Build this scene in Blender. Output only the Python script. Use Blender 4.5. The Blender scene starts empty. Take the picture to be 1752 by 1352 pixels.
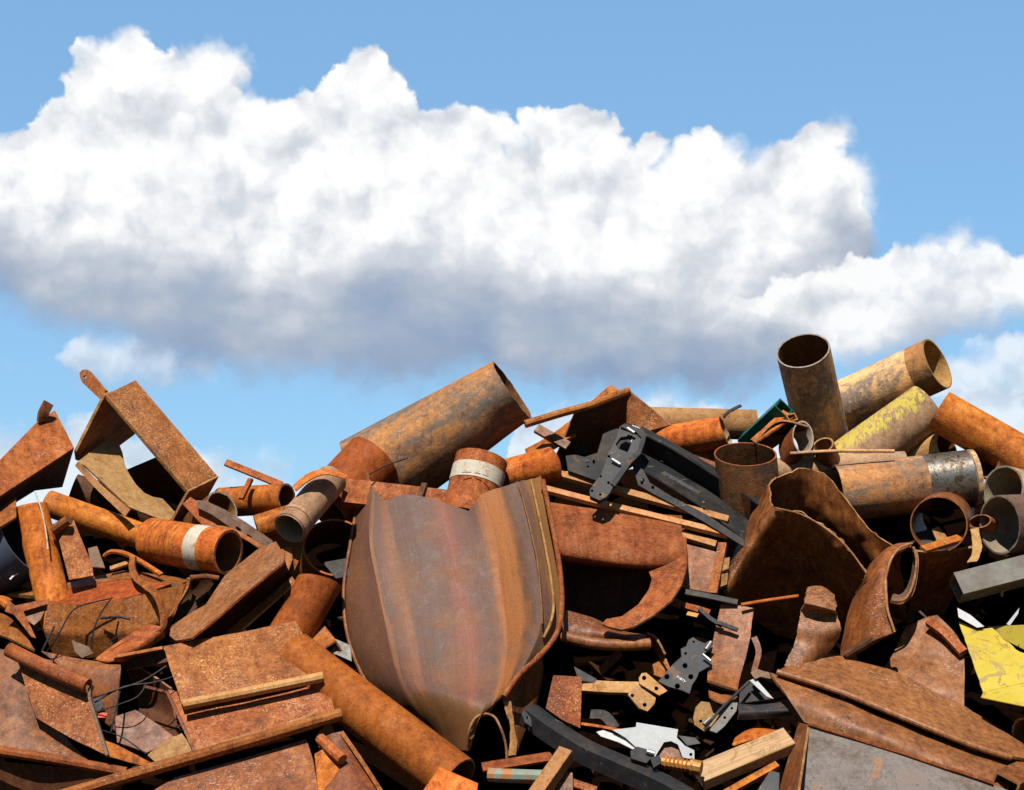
import bpy, bmesh, math, random
from mathutils import Vector, Matrix, noise as mnoise
R = math.radians
rnd = random.Random(7)
scene = bpy.context.scene
col = scene.collection

# ------------------------------------------------------------------ camera
CAM = Vector((0.0, 0.0, 1.6))
FPX = 3000.0                                  # focal length in photo pixels
PITCH = math.atan(424.0 / FPX)
FWD = Vector((0, math.cos(PITCH), math.sin(PITCH)))
UPV = Vector((0, -math.sin(PITCH), math.cos(PITCH)))
RGT = Vector((1, 0, 0))
cd = bpy.data.cameras.new('camera')
cd.sensor_width = 36.0
cd.lens = 36.0 * FPX / 1752.0
cd.clip_start = 0.1
cd.clip_end = 20000
cam = bpy.data.objects.new('camera', cd)
cam.location = CAM
cam.rotation_euler = (math.pi / 2 + PITCH, 0, 0)
col.objects.link(cam)
scene.camera = cam

# ------------------------------------------------------------------ light
TOSUN = Vector((-0.14, -0.62, 0.92)).normalized()
SUN_EL = math.asin(TOSUN.z)
SUN_AZ = math.atan2(TOSUN.x, TOSUN.y)
sd = bpy.data.lights.new('sun', 'SUN')
sd.energy = 5.0
sd.angle = R(0.5)
sd.color = (1.0, 0.95, 0.87)
sun = bpy.data.objects.new('sun', sd)
sun.rotation_euler = TOSUN.to_track_quat('Z', 'Y').to_euler()
sun.location = (0, 0, 30)
col.objects.link(sun)
scene.view_settings.view_transform = 'Standard'
scene.view_settings.look = 'None'
scene.view_settings.exposure = 0.65
scene.view_settings.gamma = 1.0


class NT:
    """small helper to write shader node trees as expressions"""
    def __init__(self, tree):
        self.t = tree
        self.n = tree.nodes
        self.l = tree.links

    def put(self, sock, v):
        if v is None:
            return
        if isinstance(v, bpy.types.NodeSocket):
            self.l.new(v, sock)
        else:
            if hasattr(sock.default_value, '__len__'):
                if not hasattr(v, '__len__'):
                    v = (v,) * len(sock.default_value)
                v = tuple(v)
                if len(sock.default_value) == 4 and len(v) == 3:
                    v = v + (1.0,)
            sock.default_value = v

    def m(self, op, a, b=None, c=None, clamp=False):
        nd = self.n.new('ShaderNodeMath')
        nd.operation = op
        nd.use_clamp = clamp
        self.put(nd.inputs[0], a)
        if b is not None:
            self.put(nd.inputs[1], b)
        if c is not None:
            self.put(nd.inputs[2], c)
        return nd.outputs[0]

    def vm(self, op, a, b=None, scale=None):
        nd = self.n.new('ShaderNodeVectorMath')
        nd.operation = op
        self.put(nd.inputs[0], a)
        if b is not None:
            self.put(nd.inputs[1], b)
        if scale is not None:
            self.put(nd.inputs['Scale'], scale)
        return nd.outputs['Value'] if op in ('DOT_PRODUCT', 'LENGTH') else nd.outputs['Vector']

    def xyz(self, x, y, z):
        nd = self.n.new('ShaderNodeCombineXYZ')
        for s, v in zip(nd.inputs, (x, y, z)):
            self.put(s, v)
        return nd.outputs[0]

    def sep(self, v):
        nd = self.n.new('ShaderNodeSeparateXYZ')
        self.put(nd.inputs[0], v)
        return nd.outputs

    def noise(self, vec, scale, detail=4, rough=0.55, dist=0.0, lac=2.0, color=False, two=False):
        nd = self.n.new('ShaderNodeTexNoise')
        nd.noise_dimensions = '2D' if two else '3D'
        self.put(nd.inputs['Vector'], vec)
        self.put(nd.inputs['Scale'], scale)
        self.put(nd.inputs['Detail'], detail)
        self.put(nd.inputs['Roughness'], rough)
        self.put(nd.inputs['Lacunarity'], lac)
        self.put(nd.inputs['Distortion'], dist)
        return nd.outputs['Color'] if color else nd.outputs[0]

    def voro(self, vec, scale, smooth=0.0, feature='F1', two=False):
        nd = self.n.new('ShaderNodeTexVoronoi')
        nd.voronoi_dimensions = '2D' if two else '3D'
        nd.feature = 'SMOOTH_F1' if smooth else feature
        self.put(nd.inputs['Vector'], vec)
        self.put(nd.inputs['Scale'], scale)
        if smooth:
            self.put(nd.inputs['Smoothness'], smooth)
        return nd.outputs['Distance']

    def mr(self, v, a, b, c=0.0, d=1.0, smooth=False):
        nd = self.n.new('ShaderNodeMapRange')
        nd.interpolation_type = 'SMOOTHSTEP' if smooth else 'LINEAR'
        for s, x in zip(('Value', 'From Min', 'From Max', 'To Min', 'To Max'), (v, a, b, c, d)):
            self.put(nd.inputs[s], x)
        return nd.outputs['Result']

    def mix(self, f, a, b, blend='MIX'):
        nd = self.n.new('ShaderNodeMix')
        nd.data_type = 'RGBA'
        nd.blend_type = blend
        nd.clamp_factor = True
        self.put(nd.inputs[0], f)
        self.put(nd.inputs[6], a)
        self.put(nd.inputs[7], b)
        return nd.outputs[2]

    def ramp(self, f, stops, interp='LINEAR'):
        nd = self.n.new('ShaderNodeValToRGB')
        cr = nd.color_ramp
        cr.interpolation = interp
        while len(cr.elements) > 1:
            cr.elements.remove(cr.elements[-1])
        for i, (p, c) in enumerate(stops):
            e = cr.elements[0] if i == 0 else cr.elements.new(p)
            e.position = p
            e.color = tuple(c) + (1.0,) if len(c) == 3 else tuple(c)
        self.put(nd.inputs[0], f)
        return nd.outputs[0]

    def curve(self, f, pts):
        """piecewise curve; x and y both in 0..1"""
        nd = self.n.new('ShaderNodeFloatCurve')
        cv = nd.mapping.curves[0]
        pts = sorted(pts)
        cv.points[0].location = pts[0]
        cv.points[1].location = pts[-1]
        for p in pts[1:-1]:
            cv.points.new(*p)
        for p in cv.points:
            p.handle_type = 'AUTO_CLAMPED'
        nd.mapping.update()
        self.put(nd.inputs['Value'], f)
        return nd.outputs[0]


# ------------------------------------------------------------------ sky and clouds (by world direction)
world = bpy.data.worlds.new('World')
scene.world = world
world.use_nodes = True
wt = NT(world.node_tree)
wt.n.clear()
sky = wt.n.new('ShaderNodeTexSky')
sky.sky_type = 'NISHITA'
sky.sun_disc = False
sky.sun_elevation = SUN_EL
sky.sun_rotation = SUN_AZ
sky.altitude = 200
sky.air_density = 1.0
sky.dust_density = 0.6
sky.ozone_density = 2.0
SKY_STRENGTH = 0.135
tc = wt.n.new('ShaderNodeTexCoord')
dirv = tc.outputs['Generated']
cf = wt.vm('DOT_PRODUCT', dirv, FWD)
cu = wt.vm('DOT_PRODUCT', dirv, UPV)
cr_ = wt.vm('DOT_PRODUCT', dirv, RGT)
cfs = wt.m('MAXIMUM', cf, 0.05)
# chart of the southern sky in units of 100 photo pixels (x right, y down)
gx = wt.m('ADD', wt.m('MULTIPLY', wt.m('DIVIDE', cr_, cfs), FPX / 100), 8.76)
gy = wt.m('SUBTRACT', 6.76, wt.m('MULTIPLY', wt.m('DIVIDE', cu, cfs), FPX / 100))
W, H = 17.52, 13.52


def ptsn(l):
    return [(x / 1752.0 * 0.8 + 0.1, y / 1352.0) for x, y in l]


def cloud_layer(seed, top, bot, warp=0.24, billow=0.52, soft_t=0.16, soft_b=0.7, grey_from=0.42, grey_to=1.06, dirt=0.0, drop=0.45, discs=(), sink=0.34):
    p0 = wt.xyz(wt.m('ADD', gx, seed * 31.0), gy, 0.0)
    w = wt.vm('SUBTRACT', wt.noise(p0, 0.9, 3, 0.55, color=True, two=True), (0.5, 0.5, 0.5))
    w2 = wt.vm('SUBTRACT', wt.noise(p0, 3.6, 4, 0.65, color=True, two=True), (0.5, 0.5, 0.5))
    q = wt.vm('ADD', wt.vm('ADD', p0, wt.vm('SCALE', w, scale=warp * 2.0)), wt.vm('SCALE', w2, scale=warp * 1.1))

    def puffs(v):
        a = wt.voro(v, 0.95, 0.35, two=True)
        b = wt.voro(v, 2.3, 0.3, two=True)
        c = wt.voro(v, 5.5, two=True)
        n = wt.noise(v, 1.7, 6, 0.58, two=True)
        s = wt.m('ADD', wt.m('MULTIPLY', a, -0.55), wt.m('MULTIPLY', b, -0.32))
        s = wt.m('ADD', s, wt.m('MULTIPLY', c, -0.16))
        return wt.m('ADD', s, wt.m('MULTIPLY', n, 0.9))
    qs = wt.sep(q)
    fx = wt.m('ADD', wt.m('MULTIPLY', wt.m('SUBTRACT', qs[0], seed * 31.0), 0.8 / W), 0.1)
    ty = wt.m('MULTIPLY', wt.curve(fx, ptsn(top)), H)
    by = wt.m('MULTIPLY', wt.curve(fx, ptsn(bot)), H)
    by = wt.m('ADD', by, drop)
    h0 = puffs(q)

    def lumps(v):
        s = wt.m('MULTIPLY', wt.voro(v, 0.75, 0.5, two=True), -0.75)
        s = wt.m('ADD', s, wt.m('MULTIPLY', wt.voro(v, 1.9, 0.4, two=True), -0.30))
        s = wt.m('ADD', s, wt.m('MULTIPLY', wt.voro(v, 4.3, two=True), -0.13))
        return wt.m('ADD', s, wt.m('MULTIPLY', wt.noise(v, 1.1, 6, 0.58, two=True), 0.9))
    l0 = lumps(q)
    l1 = lumps(wt.vm('ADD', q, (-0.20, -0.36, 0.0)))
    bl = wt.m('MULTIPLY', wt.m('ADD', h0, 0.22), billow)
    dtop = wt.m('SUBTRACT', qs[1], ty)
    if discs:
        dtop = wt.m('SUBTRACT', dtop, sink)
        for (x, y, r_) in discs:                      # rounded heads of the cumulus
            dd = wt.n.new('ShaderNodeVectorMath')
            dd.operation = 'DISTANCE'
            wt.l.new(q, dd.inputs[0])
            dd.inputs[1].default_value = (x / 100.0 + seed * 31.0, y / 100.0, 0.0)
            dtop = wt.m('MAXIMUM', dtop, wt.m('SUBTRACT', r_ / 100.0, dd.outputs['Value']))
    dt = wt.m('ADD', dtop, bl)
    db = wt.m('ADD', wt.m('SUBTRACT', by, qs[1]), wt.m('MULTIPLY', bl, 1.4))
    fray = wt.mr(wt.noise(wt.vm('ADD', p0, (5.0, 3.0, 0.0)), 0.55, 2, 0.5, two=True), 0.42, 0.68, soft_t * 0.55, soft_t * 2.6, smooth=True)
    if seed == 0.0:
        fray = wt.m('ADD', fray, wt.mr(gx, 13.9, 15.0, 0.0, 0.55))
    at = wt.mr(dt, -0.03, fray, smooth=True)
    ab = wt.mr(db, -0.05, soft_b, smooth=True)
    alpha = wt.m('MULTIPLY', at, ab)
    span = wt.m('MAXIMUM', wt.m('SUBTRACT', by, ty), 0.3)
    rel = wt.m('DIVIDE', wt.m('SUBTRACT', qs[1], ty), span)
    big = wt.noise(wt.xyz(wt.m('ADD', gx, seed * 17.0), wt.m('MULTIPLY', gy, 1.9), 0.0), 0.33, 3, 0.5, two=True)
    rel = wt.m('ADD', rel, wt.m('MULTIPLY', wt.m('SUBTRACT', big, 0.5), 0.72))
    shade = wt.mr(rel, grey_from, grey_to, 0.0, 1.0, smooth=True)
    relief = wt.m('ADD', wt.m('ADD', wt.m('MULTIPLY', wt.m('SUBTRACT', l1, l0), 0.60), wt.m('MULTIPLY', h0, -0.12)), 0.02)
    relief = wt.m('MULTIPLY', relief, wt.mr(shade, 0.0, 1.0, 1.0, 0.25))
    s = wt.m('ADD', wt.m('MULTIPLY', shade, 0.9), wt.m('ADD', relief, dirt), clamp=True)
    colr = wt.ramp(s, [(0.0, (1.0, 1.0, 1.0)), (0.10, (0.90, 0.915, 0.94)), (0.30, (0.70, 0.735, 0.79)),
                       (0.65, (0.46, 0.52, 0.62)), (1.0, (0.27, 0.37, 0.54))])
    return alpha, colr


main_top = [(-200, 262), (0, 232), (60, 226), (92, 205), (106, 165), (132, 122), (150, 88), (175, 66), (205, 58), (235, 68), (256, 95), (272, 112),
            (288, 94), (306, 78), (335, 70), (368, 69), (394, 82), (412, 110), (430, 155), (468, 186), (500, 172), (545, 160), (582, 130), (604, 105),
            (630, 95), (654, 104), (674, 136), (688, 182), (735, 190), (775, 186), (805, 194), (832, 186), (882, 214), (905, 200), (938, 184), (985, 186), (1040, 208),
            (1085, 248), (1115, 242), (1150, 258), (1170, 236), (1204, 226), (1240, 238), (1262, 256), (1320, 250), (1358, 236), (1386, 217),
            (1420, 206), (1446, 212), (1462, 245), (1484, 290), (1504, 350), (1516, 405), (1540, 520), (1570, 660), (1752, 700)]
main_bot = [(-200, 470), (0, 505), (60, 548), (140, 562), (250, 592), (340, 628), (420, 648), (560, 648), (690, 660), (760, 645), (800, 622), (860, 650),
            (1000, 665), (1180, 672), (1320, 650), (1400, 600), (1470, 500), (1512, 430), (1540, 420), (1752, 400)]
right_top = [(1000, 640), (1180, 585), (1230, 540), (1300, 512), (1400, 470), (1450, 456), (1500, 442), (1560, 420), (1600, 400), (1640, 393), (1688, 408),
             (1702, 440), (1752, 446), (1900, 430)]
right_bot = [(1000, 560), (1200, 560), (1250, 560), (1340, 580), (1440, 640), (1500, 632), (1580, 596), (1640, 580), (1752, 562), (1900, 560)]
low_top = [(-200, 700), (0, 722), (30, 730), (60, 770), (90, 735), (140, 690), (172, 712), (300, 738), (350, 742), (460, 755), (522, 800), (560, 850),
           (700, 900), (840, 800), (890, 705), (930, 682), (1040, 680), (1140, 655), (1230, 672), (1330, 670), (1450, 710), (1560, 690), (1630, 618), (1665, 600),
           (1700, 585), (1752, 577), (1900, 570)]
low_bot = [(-200, 1040), (1900, 1040)]
wisp_top = [(0, 640), (110, 600), (135, 566), (180, 558), (250, 560), (300, 575), (340, 620), (500, 700), (1752, 900)]
wisp_bot = [(0, 560), (110, 580), (135, 606), (180, 612), (250, 608), (300, 600), (340, 590), (500, 560), (1752, 500)]

skyc = sky.outputs[0]
skyc = wt.mix(1.0, skyc, (0.86, 1.06, 1.12), 'MULTIPLY')
skyb = wt.vm('SCALE', skyc, scale=SKY_STRENGTH)
skyb = wt.mix(0.55, skyb, (0.27, 0.53, 0.86))
skyb = wt.vm('MINIMUM', skyb, (0.9, 0.9, 0.95))
# cloudless sky, dimmed away from the view to weaken the fill light
skyb = wt.vm('SCALE', skyb, scale=wt.mr(cf, -0.1, 0.8, 0.40, 1.0, smooth=True))
front = wt.mr(cf, 0.05, 0.3, smooth=True)
heads3 = [(1655, 655, 50), (1706, 640, 56), (1770, 632, 58), (1620, 690, 40), (138, 738, 42), (100, 775, 40), (8, 772, 44), (465, 798, 38), (180, 760, 40), (1040, 718, 34), (1130, 702, 40)]
haze_a, haze_c = cloud_layer(3.3, low_top, low_bot, warp=0.2, billow=0.40, soft_t=0.30, grey_from=0.3, grey_to=1.6, dirt=0.10, discs=heads3, sink=0.25)
wis_a, wis_c = cloud_layer(21.7, wisp_top, wisp_bot, warp=0.2, billow=0.5, soft_t=0.5, soft_b=0.5, grey_from=0.5, grey_to=2.0, dirt=0.25)
heads = [(30, 280, 52), (80, 262, 48), (112, 205, 46), (150, 158, 48), (160, 100, 26), (208, 112, 56), (246, 132, 50), (318, 116, 40), (350, 124, 57), (392, 128, 42), (430, 205, 46),
         (480, 218, 48), (530, 212, 50), (578, 178, 40), (608, 150, 42), (632, 140, 46), (660, 160, 38), (668, 210, 44), (740, 240, 50), (778, 233, 46), (830, 233, 48), (880, 268, 50),
         (935, 232, 50), (985, 242, 54), (1030, 260, 50), (1082, 304, 52), (1115, 268, 28), (1150, 314, 52), (1200, 274, 50), (1242, 288, 50), (1300, 314, 56), (1346, 292, 50),
         (1400, 258, 46), (1436, 236, 32), (1446, 305, 52), (1462, 360, 46)]
mn_a, mn_c = cloud_layer(0.0, main_top, main_bot, warp=0.15, billow=0.36, grey_from=0.34, grey_to=0.96, dirt=0.035, drop=0.18, discs=heads)
heads2 = [(1290, 550, 42), (1345, 530, 46), (1400, 515, 48), (1452, 500, 46), (1505, 482, 44), (1560, 462, 44), (1602, 440, 42), (1640, 432, 40), (1682, 446, 38), (1720, 485, 40), (1770, 482, 44)]
rt_a, rt_c = cloud_layer(7.9, right_top, right_bot, warp=0.16, billow=0.36, discs=heads2, sink=0.10, soft_t=0.16, soft_b=0.6, drop=0.0, dirt=0.03, grey_from=0.42, grey_to=1.25)
c = skyb
for a_, c_, k_ in ((haze_a, haze_c, 0.68), (wis_a, wis_c, 0.6), (mn_a, mn_c, 1.0), (rt_a, rt_c, 0.95)):
    c = wt.mix(wt.m('MULTIPLY', wt.m('MULTIPLY', a_, k_), front), c, c_)
bgn = wt.n.new('ShaderNodeBackground')
wt.l.new(c, bgn.inputs['Color'])
bgn.inputs['Strength'].default_value = 0.637
wo = wt.n.new('ShaderNodeOutputWorld')
wt.l.new(bgn.outputs[0], wo.inputs[0])
world.cycles.sampling_method = 'MANUAL'
world.cycles.sample_map_resolution = 256

# ------------------------------------------------------------------ materials
MATS = {}


def new_mat(name):
    m = bpy.data.materials.new(name)
    m.use_nodes = True
    t = NT(m.node_tree)
    t.n.clear()
    b = t.n.new('ShaderNodeBsdfPrincipled')
    o = t.n.new('ShaderNodeOutputMaterial')
    t.l.new(b.outputs[0], o.inputs[0])
    MATS[name] = m
    return m, t, b


def base_coords(t):
    tc = t.n.new('ShaderNodeTexCoord')
    oi = t.n.new('ShaderNodeObjectInfo')
    off = t.m('MULTIPLY', oi.outputs['Random'], 37.0)
    p = t.vm('ADD', tc.outputs['Object'], t.xyz(off, t.m('MULTIPLY', off, 1.7), t.m('MULTIPLY', off, -0.9)))
    uvn = t.n.new('ShaderNodeUVMap')
    uvn.uv_map = 'UVMap'
    uv = t.vm('ADD', uvn.outputs[0], t.xyz(off, off, 0.0))
    return p, uv, oi.outputs['Random']


def bump(t, b, h, strength=0.5, dist=0.004):
    nd = t.n.new('ShaderNodeBump')
    nd.inputs['Strength'].default_value = strength
    nd.inputs['Distance'].default_value = dist
    t.l.new(h, nd.inputs['Height'])
    t.l.new(nd.outputs[0], b.inputs['Normal'])


def rust(name, cols, scale=1.0, streak=0.25, speck=0.0, speck_col=(0.55, 0.36, 0.18), stain=0.35, stain_col=(0.045, 0.022, 0.014),
         grey=0.0, grey_col=(0.16, 0.15, 0.15), rough=(0.62, 0.88), bmp=0.65, spec=0.2, uvs=(22.0, 1.6), var=0.42, scratch=0.0, scuff_glint=0.0, flake=1.0, run_w=0.22, hv=1.0):
    m, t, b = new_mat(name)
    p, uv, rn = base_coords(t)
    n1 = t.noise(p, 2.6 * scale, 5, 0.6, 0.4)
    n2 = t.noise(p, 13 * scale, 6, 0.65, 0.5)
    n3 = t.noise(p, 75, 3, 0.7)
    n4 = t.noise(p, 260, 2, 0.6)
    sv = t.vm('MULTIPLY', uv, (uvs[0], uvs[1], 1.0))
    ns = t.noise(sv, 1.0, 4, 0.6)
    n5 = t.noise(p, 34, 4, 0.7)
    f = t.m('ADD', t.m('MULTIPLY', n1, 0.34), t.m('MULTIPLY', n2, 0.32))
    f = t.m('ADD', f, t.m('ADD', t.m('MULTIPLY', n3, 0.26), t.m('MULTIPLY', n5, 0.26)))
    f = t.m('ADD', f, t.m('MULTIPLY', n4, 0.16))
    f = t.m('ADD', f, t.m('MULTIPLY', t.m('SUBTRACT', ns, 0.5), streak))
    run = t.noise(t.vm('MULTIPLY', p, (30.0, 30.0, 2.4)), 1.0, 4, 0.6)
    f = t.m('ADD', f, t.m('MULTIPLY', t.m('SUBTRACT', run, 0.5), run_w))
    f = t.mr(f, 0.44, 0.90)
    k = len(cols)
    c = t.ramp(f, [((i + 0.5) / k, cc) for i, cc in enumerate(cols)])
    if grey:
        g = t.noise(t.vm('MULTIPLY', uv, (5.0, 1.4, 1.0)), 1.0, 6, 0.65, 0.6)
        g = t.m('ADD', t.m('MULTIPLY', g, 0.7), t.m('MULTIPLY', t.noise(p, 24, 4, 0.7), 0.3))
        g = t.mr(g, 0.62 - grey * 0.25, 0.72 - grey * 0.2, 0.0, 0.85, smooth=True)
        c = t.mix(g, c, t.mix(t.m('MULTIPLY', n2, 0.9), grey_col, tuple(x * 1.9 for x in grey_col)))
    if stain:
        s = t.noise(p, 5.5 * scale, 6, 0.62, 0.8)
        s = t.mr(s, 0.58, 0.74, 0.0, stain, smooth=True)
        c = t.mix(s, c, stain_col)
    pit = t.mr(t.noise(p, 120, 2, 0.5), 0.60, 0.72, 0.0, 0.55, smooth=True)
    c = t.mix(pit, c, tuple(x * 0.45 for x in cols[0]))
    fk = t.noise(t.vm('ADD', p, (3.1, 7.7, 1.3)), 21 * scale, 7, 0.74, 0.3)
    c = t.mix(t.mr(fk, 0.575, 0.60, 0.0, 0.30 * flake), c, cols[-1])
    c = t.mix(t.mr(fk, 0.415, 0.385, 0.0, 0.45 * flake), c, tuple(x * 0.6 for x in cols[0]))
    if speck:
        q = t.m('MULTIPLY', t.mr(t.noise(p, 95, 3, 0.7), 0.54, 0.66, 0.0, 1.0, smooth=True), t.mr(t.noise(p, 7, 4, 0.6), 0.40, 0.62, 0.0, 1.0))
        c = t.mix(t.m('MULTIPLY', q, speck), c, speck_col)
    if scratch:
        w = t.noise(t.vm('MULTIPLY', uv, (4.0, 75.0, 1.0)), 1.0, 3, 0.6, 1.2)
        w = t.m('MULTIPLY', t.mr(w, 0.66, 0.71, 0.0, 1.0, smooth=True), t.mr(t.noise(p, 6, 3, 0.5), 0.5, 0.6))
        c = t.mix(t.m('MULTIPLY', w, scratch), c, (0.48, 0.36, 0.26))
    if scuff_glint:
        sc_ = t.m('MULTIPLY', t.mr(t.noise(t.vm('MULTIPLY', p, (70.0, 70.0, 150.0)), 1.0, 4, 0.75), 0.575, 0.625), t.mr(t.noise(p, 2.7, 3, 0.5), 0.545, 0.61))
        c = t.mix(t.m('MULTIPLY', sc_, scuff_glint), c, (0.36, 0.30, 0.25))  # pale flecks: scuffs, and white glints painted into the colour
    hsv = t.n.new('ShaderNodeHueSaturation')
    t.put(hsv.inputs['Hue'], t.mr(t.m('FRACT', t.m('MULTIPLY', rn, 7.31)), 0, 1, 0.499 - 0.007 * hv, 0.499 + 0.007 * hv))
    t.put(hsv.inputs['Value'], t.mr(rn, 0, 1, 1 - var * 0.5, 1 + var * 0.5))
    t.put(hsv.inputs['Color'], c)
    t.l.new(hsv.outputs[0], b.inputs['Base Color'])
    t.put(b.inputs['Roughness'], t.mr(n2, 0.3, 0.7, rough[1], rough[0]))
    b.inputs['Specular IOR Level'].default_value = spec
    h = t.m('ADD', t.m('MULTIPLY', n2, 1.0), t.m('ADD', t.m('MULTIPLY', n3, 0.55), t.m('MULTIPLY', n4, 0.25)))
    h = t.m('ADD', h, t.m('MULTIPLY', n1, 2.5))
    bump(t, b, h, bmp, 0.006)
    return m


rust('orange', [(0.0738, 0.0178, 0.0033), (0.1867, 0.0454, 0.0053), (0.3144, 0.0830, 0.0080), (0.4126, 0.1235, 0.0132), (0.4716, 0.2073, 0.0364)], streak=0.3, scuff_glint=0.5, flake=0.6, run_w=0.34)
rust('amber', [(0.0920, 0.0197, 0.0025), (0.2004, 0.0443, 0.0043), (0.2925, 0.0707, 0.0069), (0.3592, 0.0985, 0.0121)], streak=0.2, uvs=(3.0, 26.0), stain=0.35, scuff_glint=0.5, flake=0.6, run_w=0.34)
rust('brown', [(0.0337, 0.0104, 0.0032), (0.0819, 0.0243, 0.0054), (0.1398, 0.0407, 0.0085), (0.2023, 0.0642, 0.0139), (0.2796, 0.1084, 0.0266)], streak=0.12, bmp=0.3, rough=(0.42, 0.68), spec=0.32, scuff_glint=0.7, flake=0.4, run_w=0.45)
rust('red', [(0.0516, 0.0126, 0.0030), (0.1290, 0.0333, 0.0060), (0.2151, 0.0577, 0.0095), (0.2925, 0.0909, 0.0171), (0.3442, 0.1423, 0.0352)], streak=0.3, speck=0.25, scuff_glint=0.7)
rust('speckled', [(0.0473, 0.0134, 0.0056), (0.1183, 0.0343, 0.0114), (0.1971, 0.0580, 0.0147), (0.2839, 0.0967, 0.0238), (0.3626, 0.1562, 0.0454)], streak=0.1, speck=0.85, stain=0.6, speck_col=(0.56, 0.30, 0.12), bmp=0.8, scuff_glint=0.7)
rust('tan', [(0.1188, 0.0539, 0.0156), (0.2376, 0.1228, 0.0399), (0.3168, 0.1782, 0.0642), (0.3722, 0.2297, 0.0927)], streak=0.15, stain=0.25, stain_col=(0.16, 0.06, 0.02), speck=0.3, speck_col=(0.18, 0.08, 0.03))
rust('palebar', [(0.1584, 0.0612, 0.0187), (0.2736, 0.1188, 0.0374), (0.3456, 0.1692, 0.0612), (0.3888, 0.2232, 0.1008)], streak=0.2, stain=0.2, stain_col=(0.2, 0.08, 0.03))
rust('ochre', [(0.0808, 0.0434, 0.0283), (0.2112, 0.1028, 0.0438), (0.3480, 0.1658, 0.0564), (0.4476, 0.2002, 0.0534), (0.5220, 0.3087, 0.1726)], streak=0.55, grey=0.62, grey_col=(0.085, 0.075, 0.062), stain=0.3, uvs=(9.0, 1.6), scratch=0.25)
rust('greyed', [(0.1615, 0.0972, 0.0571), (0.3445, 0.2024, 0.1058), (0.5382, 0.3138, 0.1466), (0.6890, 0.3440, 0.1120), (0.8183, 0.5466, 0.3053)], streak=0.5, grey=0.8, grey_col=(0.085, 0.075, 0.068), stain=0.35, uvs=(9.0, 1.6), scratch=0.3)
rust('khaki', [(0.1144, 0.0610, 0.0341), (0.2112, 0.1182, 0.0661), (0.2904, 0.1639, 0.0905), (0.3520, 0.2059, 0.1278)], streak=0.35, grey=0.25, grey_col=(0.15, 0.12, 0.08), stain=0.25, uvs=(9.0, 2.0))
rust('mill', [(0.0660, 0.0345, 0.0201), (0.1122, 0.0627, 0.0380), (0.1518, 0.0909, 0.0581), (0.1848, 0.1191, 0.0792)], streak=0.3, stain=0.3)
rust('wet', [(0.0528, 0.0194, 0.0070), (0.1320, 0.0458, 0.0113), (0.2112, 0.0748, 0.0155), (0.2816, 0.1144, 0.0282)], streak=0.3, rough=(0.35, 0.65), spec=0.35)
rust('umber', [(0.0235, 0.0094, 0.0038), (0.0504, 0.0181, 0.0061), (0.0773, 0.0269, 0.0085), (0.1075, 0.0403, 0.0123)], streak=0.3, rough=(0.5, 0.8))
rust('cut', [(0.0880, 0.0334, 0.0111), (0.1760, 0.0748, 0.0238), (0.2816, 0.1364, 0.0475), (0.3696, 0.2200, 0.0950)], streak=0.2, stain=0.3, stain_col=(0.14, 0.05, 0.02))
rust('bore', [(0.0720, 0.0259, 0.0071), (0.1224, 0.0504, 0.0141), (0.1728, 0.0720, 0.0192), (0.2160, 0.1224, 0.0428)], streak=0.4, uvs=(9.0, 1.5))
rust('bore_pale', [(0.1440, 0.1080, 0.0680), (0.2160, 0.1680, 0.1120), (0.2720, 0.2160, 0.1440), (0.3040, 0.2480, 0.1760)], streak=0.5, stain=0.25, stain_col=(0.26, 0.14, 0.06), uvs=(9, 1.5))
rust('scaled', [(0.052, 0.034, 0.025), (0.090, 0.065, 0.054), (0.120, 0.102, 0.096), (0.135, 0.085, 0.055)], streak=0.4, stain=0.85, stain_col=(0.25, 0.09, 0.03), rough=(0.5, 0.75), spec=0.3, uvs=(3.0, 14.0))
rust('dusk', [(0.0517, 0.0177, 0.0051), (0.1150, 0.0415, 0.0115), (0.1783, 0.0643, 0.0180), (0.2357, 0.0954, 0.0288), (0.2875, 0.1349, 0.0449)], streak=0.15, speck=0.15, speck_col=(0.30, 0.12, 0.04), rough=(0.45, 0.7), spec=0.3, scuff_glint=0.7, bmp=0.3, flake=0.4, run_w=0.45, var=0.12, hv=0.15)
rust('deep', [(0.0017, 0.0010, 0.0006), (0.0036, 0.0017, 0.0010), (0.0054, 0.0024, 0.0012), (0.0084, 0.0036, 0.0017)], streak=0.2, spec=0.0, rough=(0.95, 1.0), stain=0, bmp=0.2)  # near-black heap filler: shade of the gaps put into the colour


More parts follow.
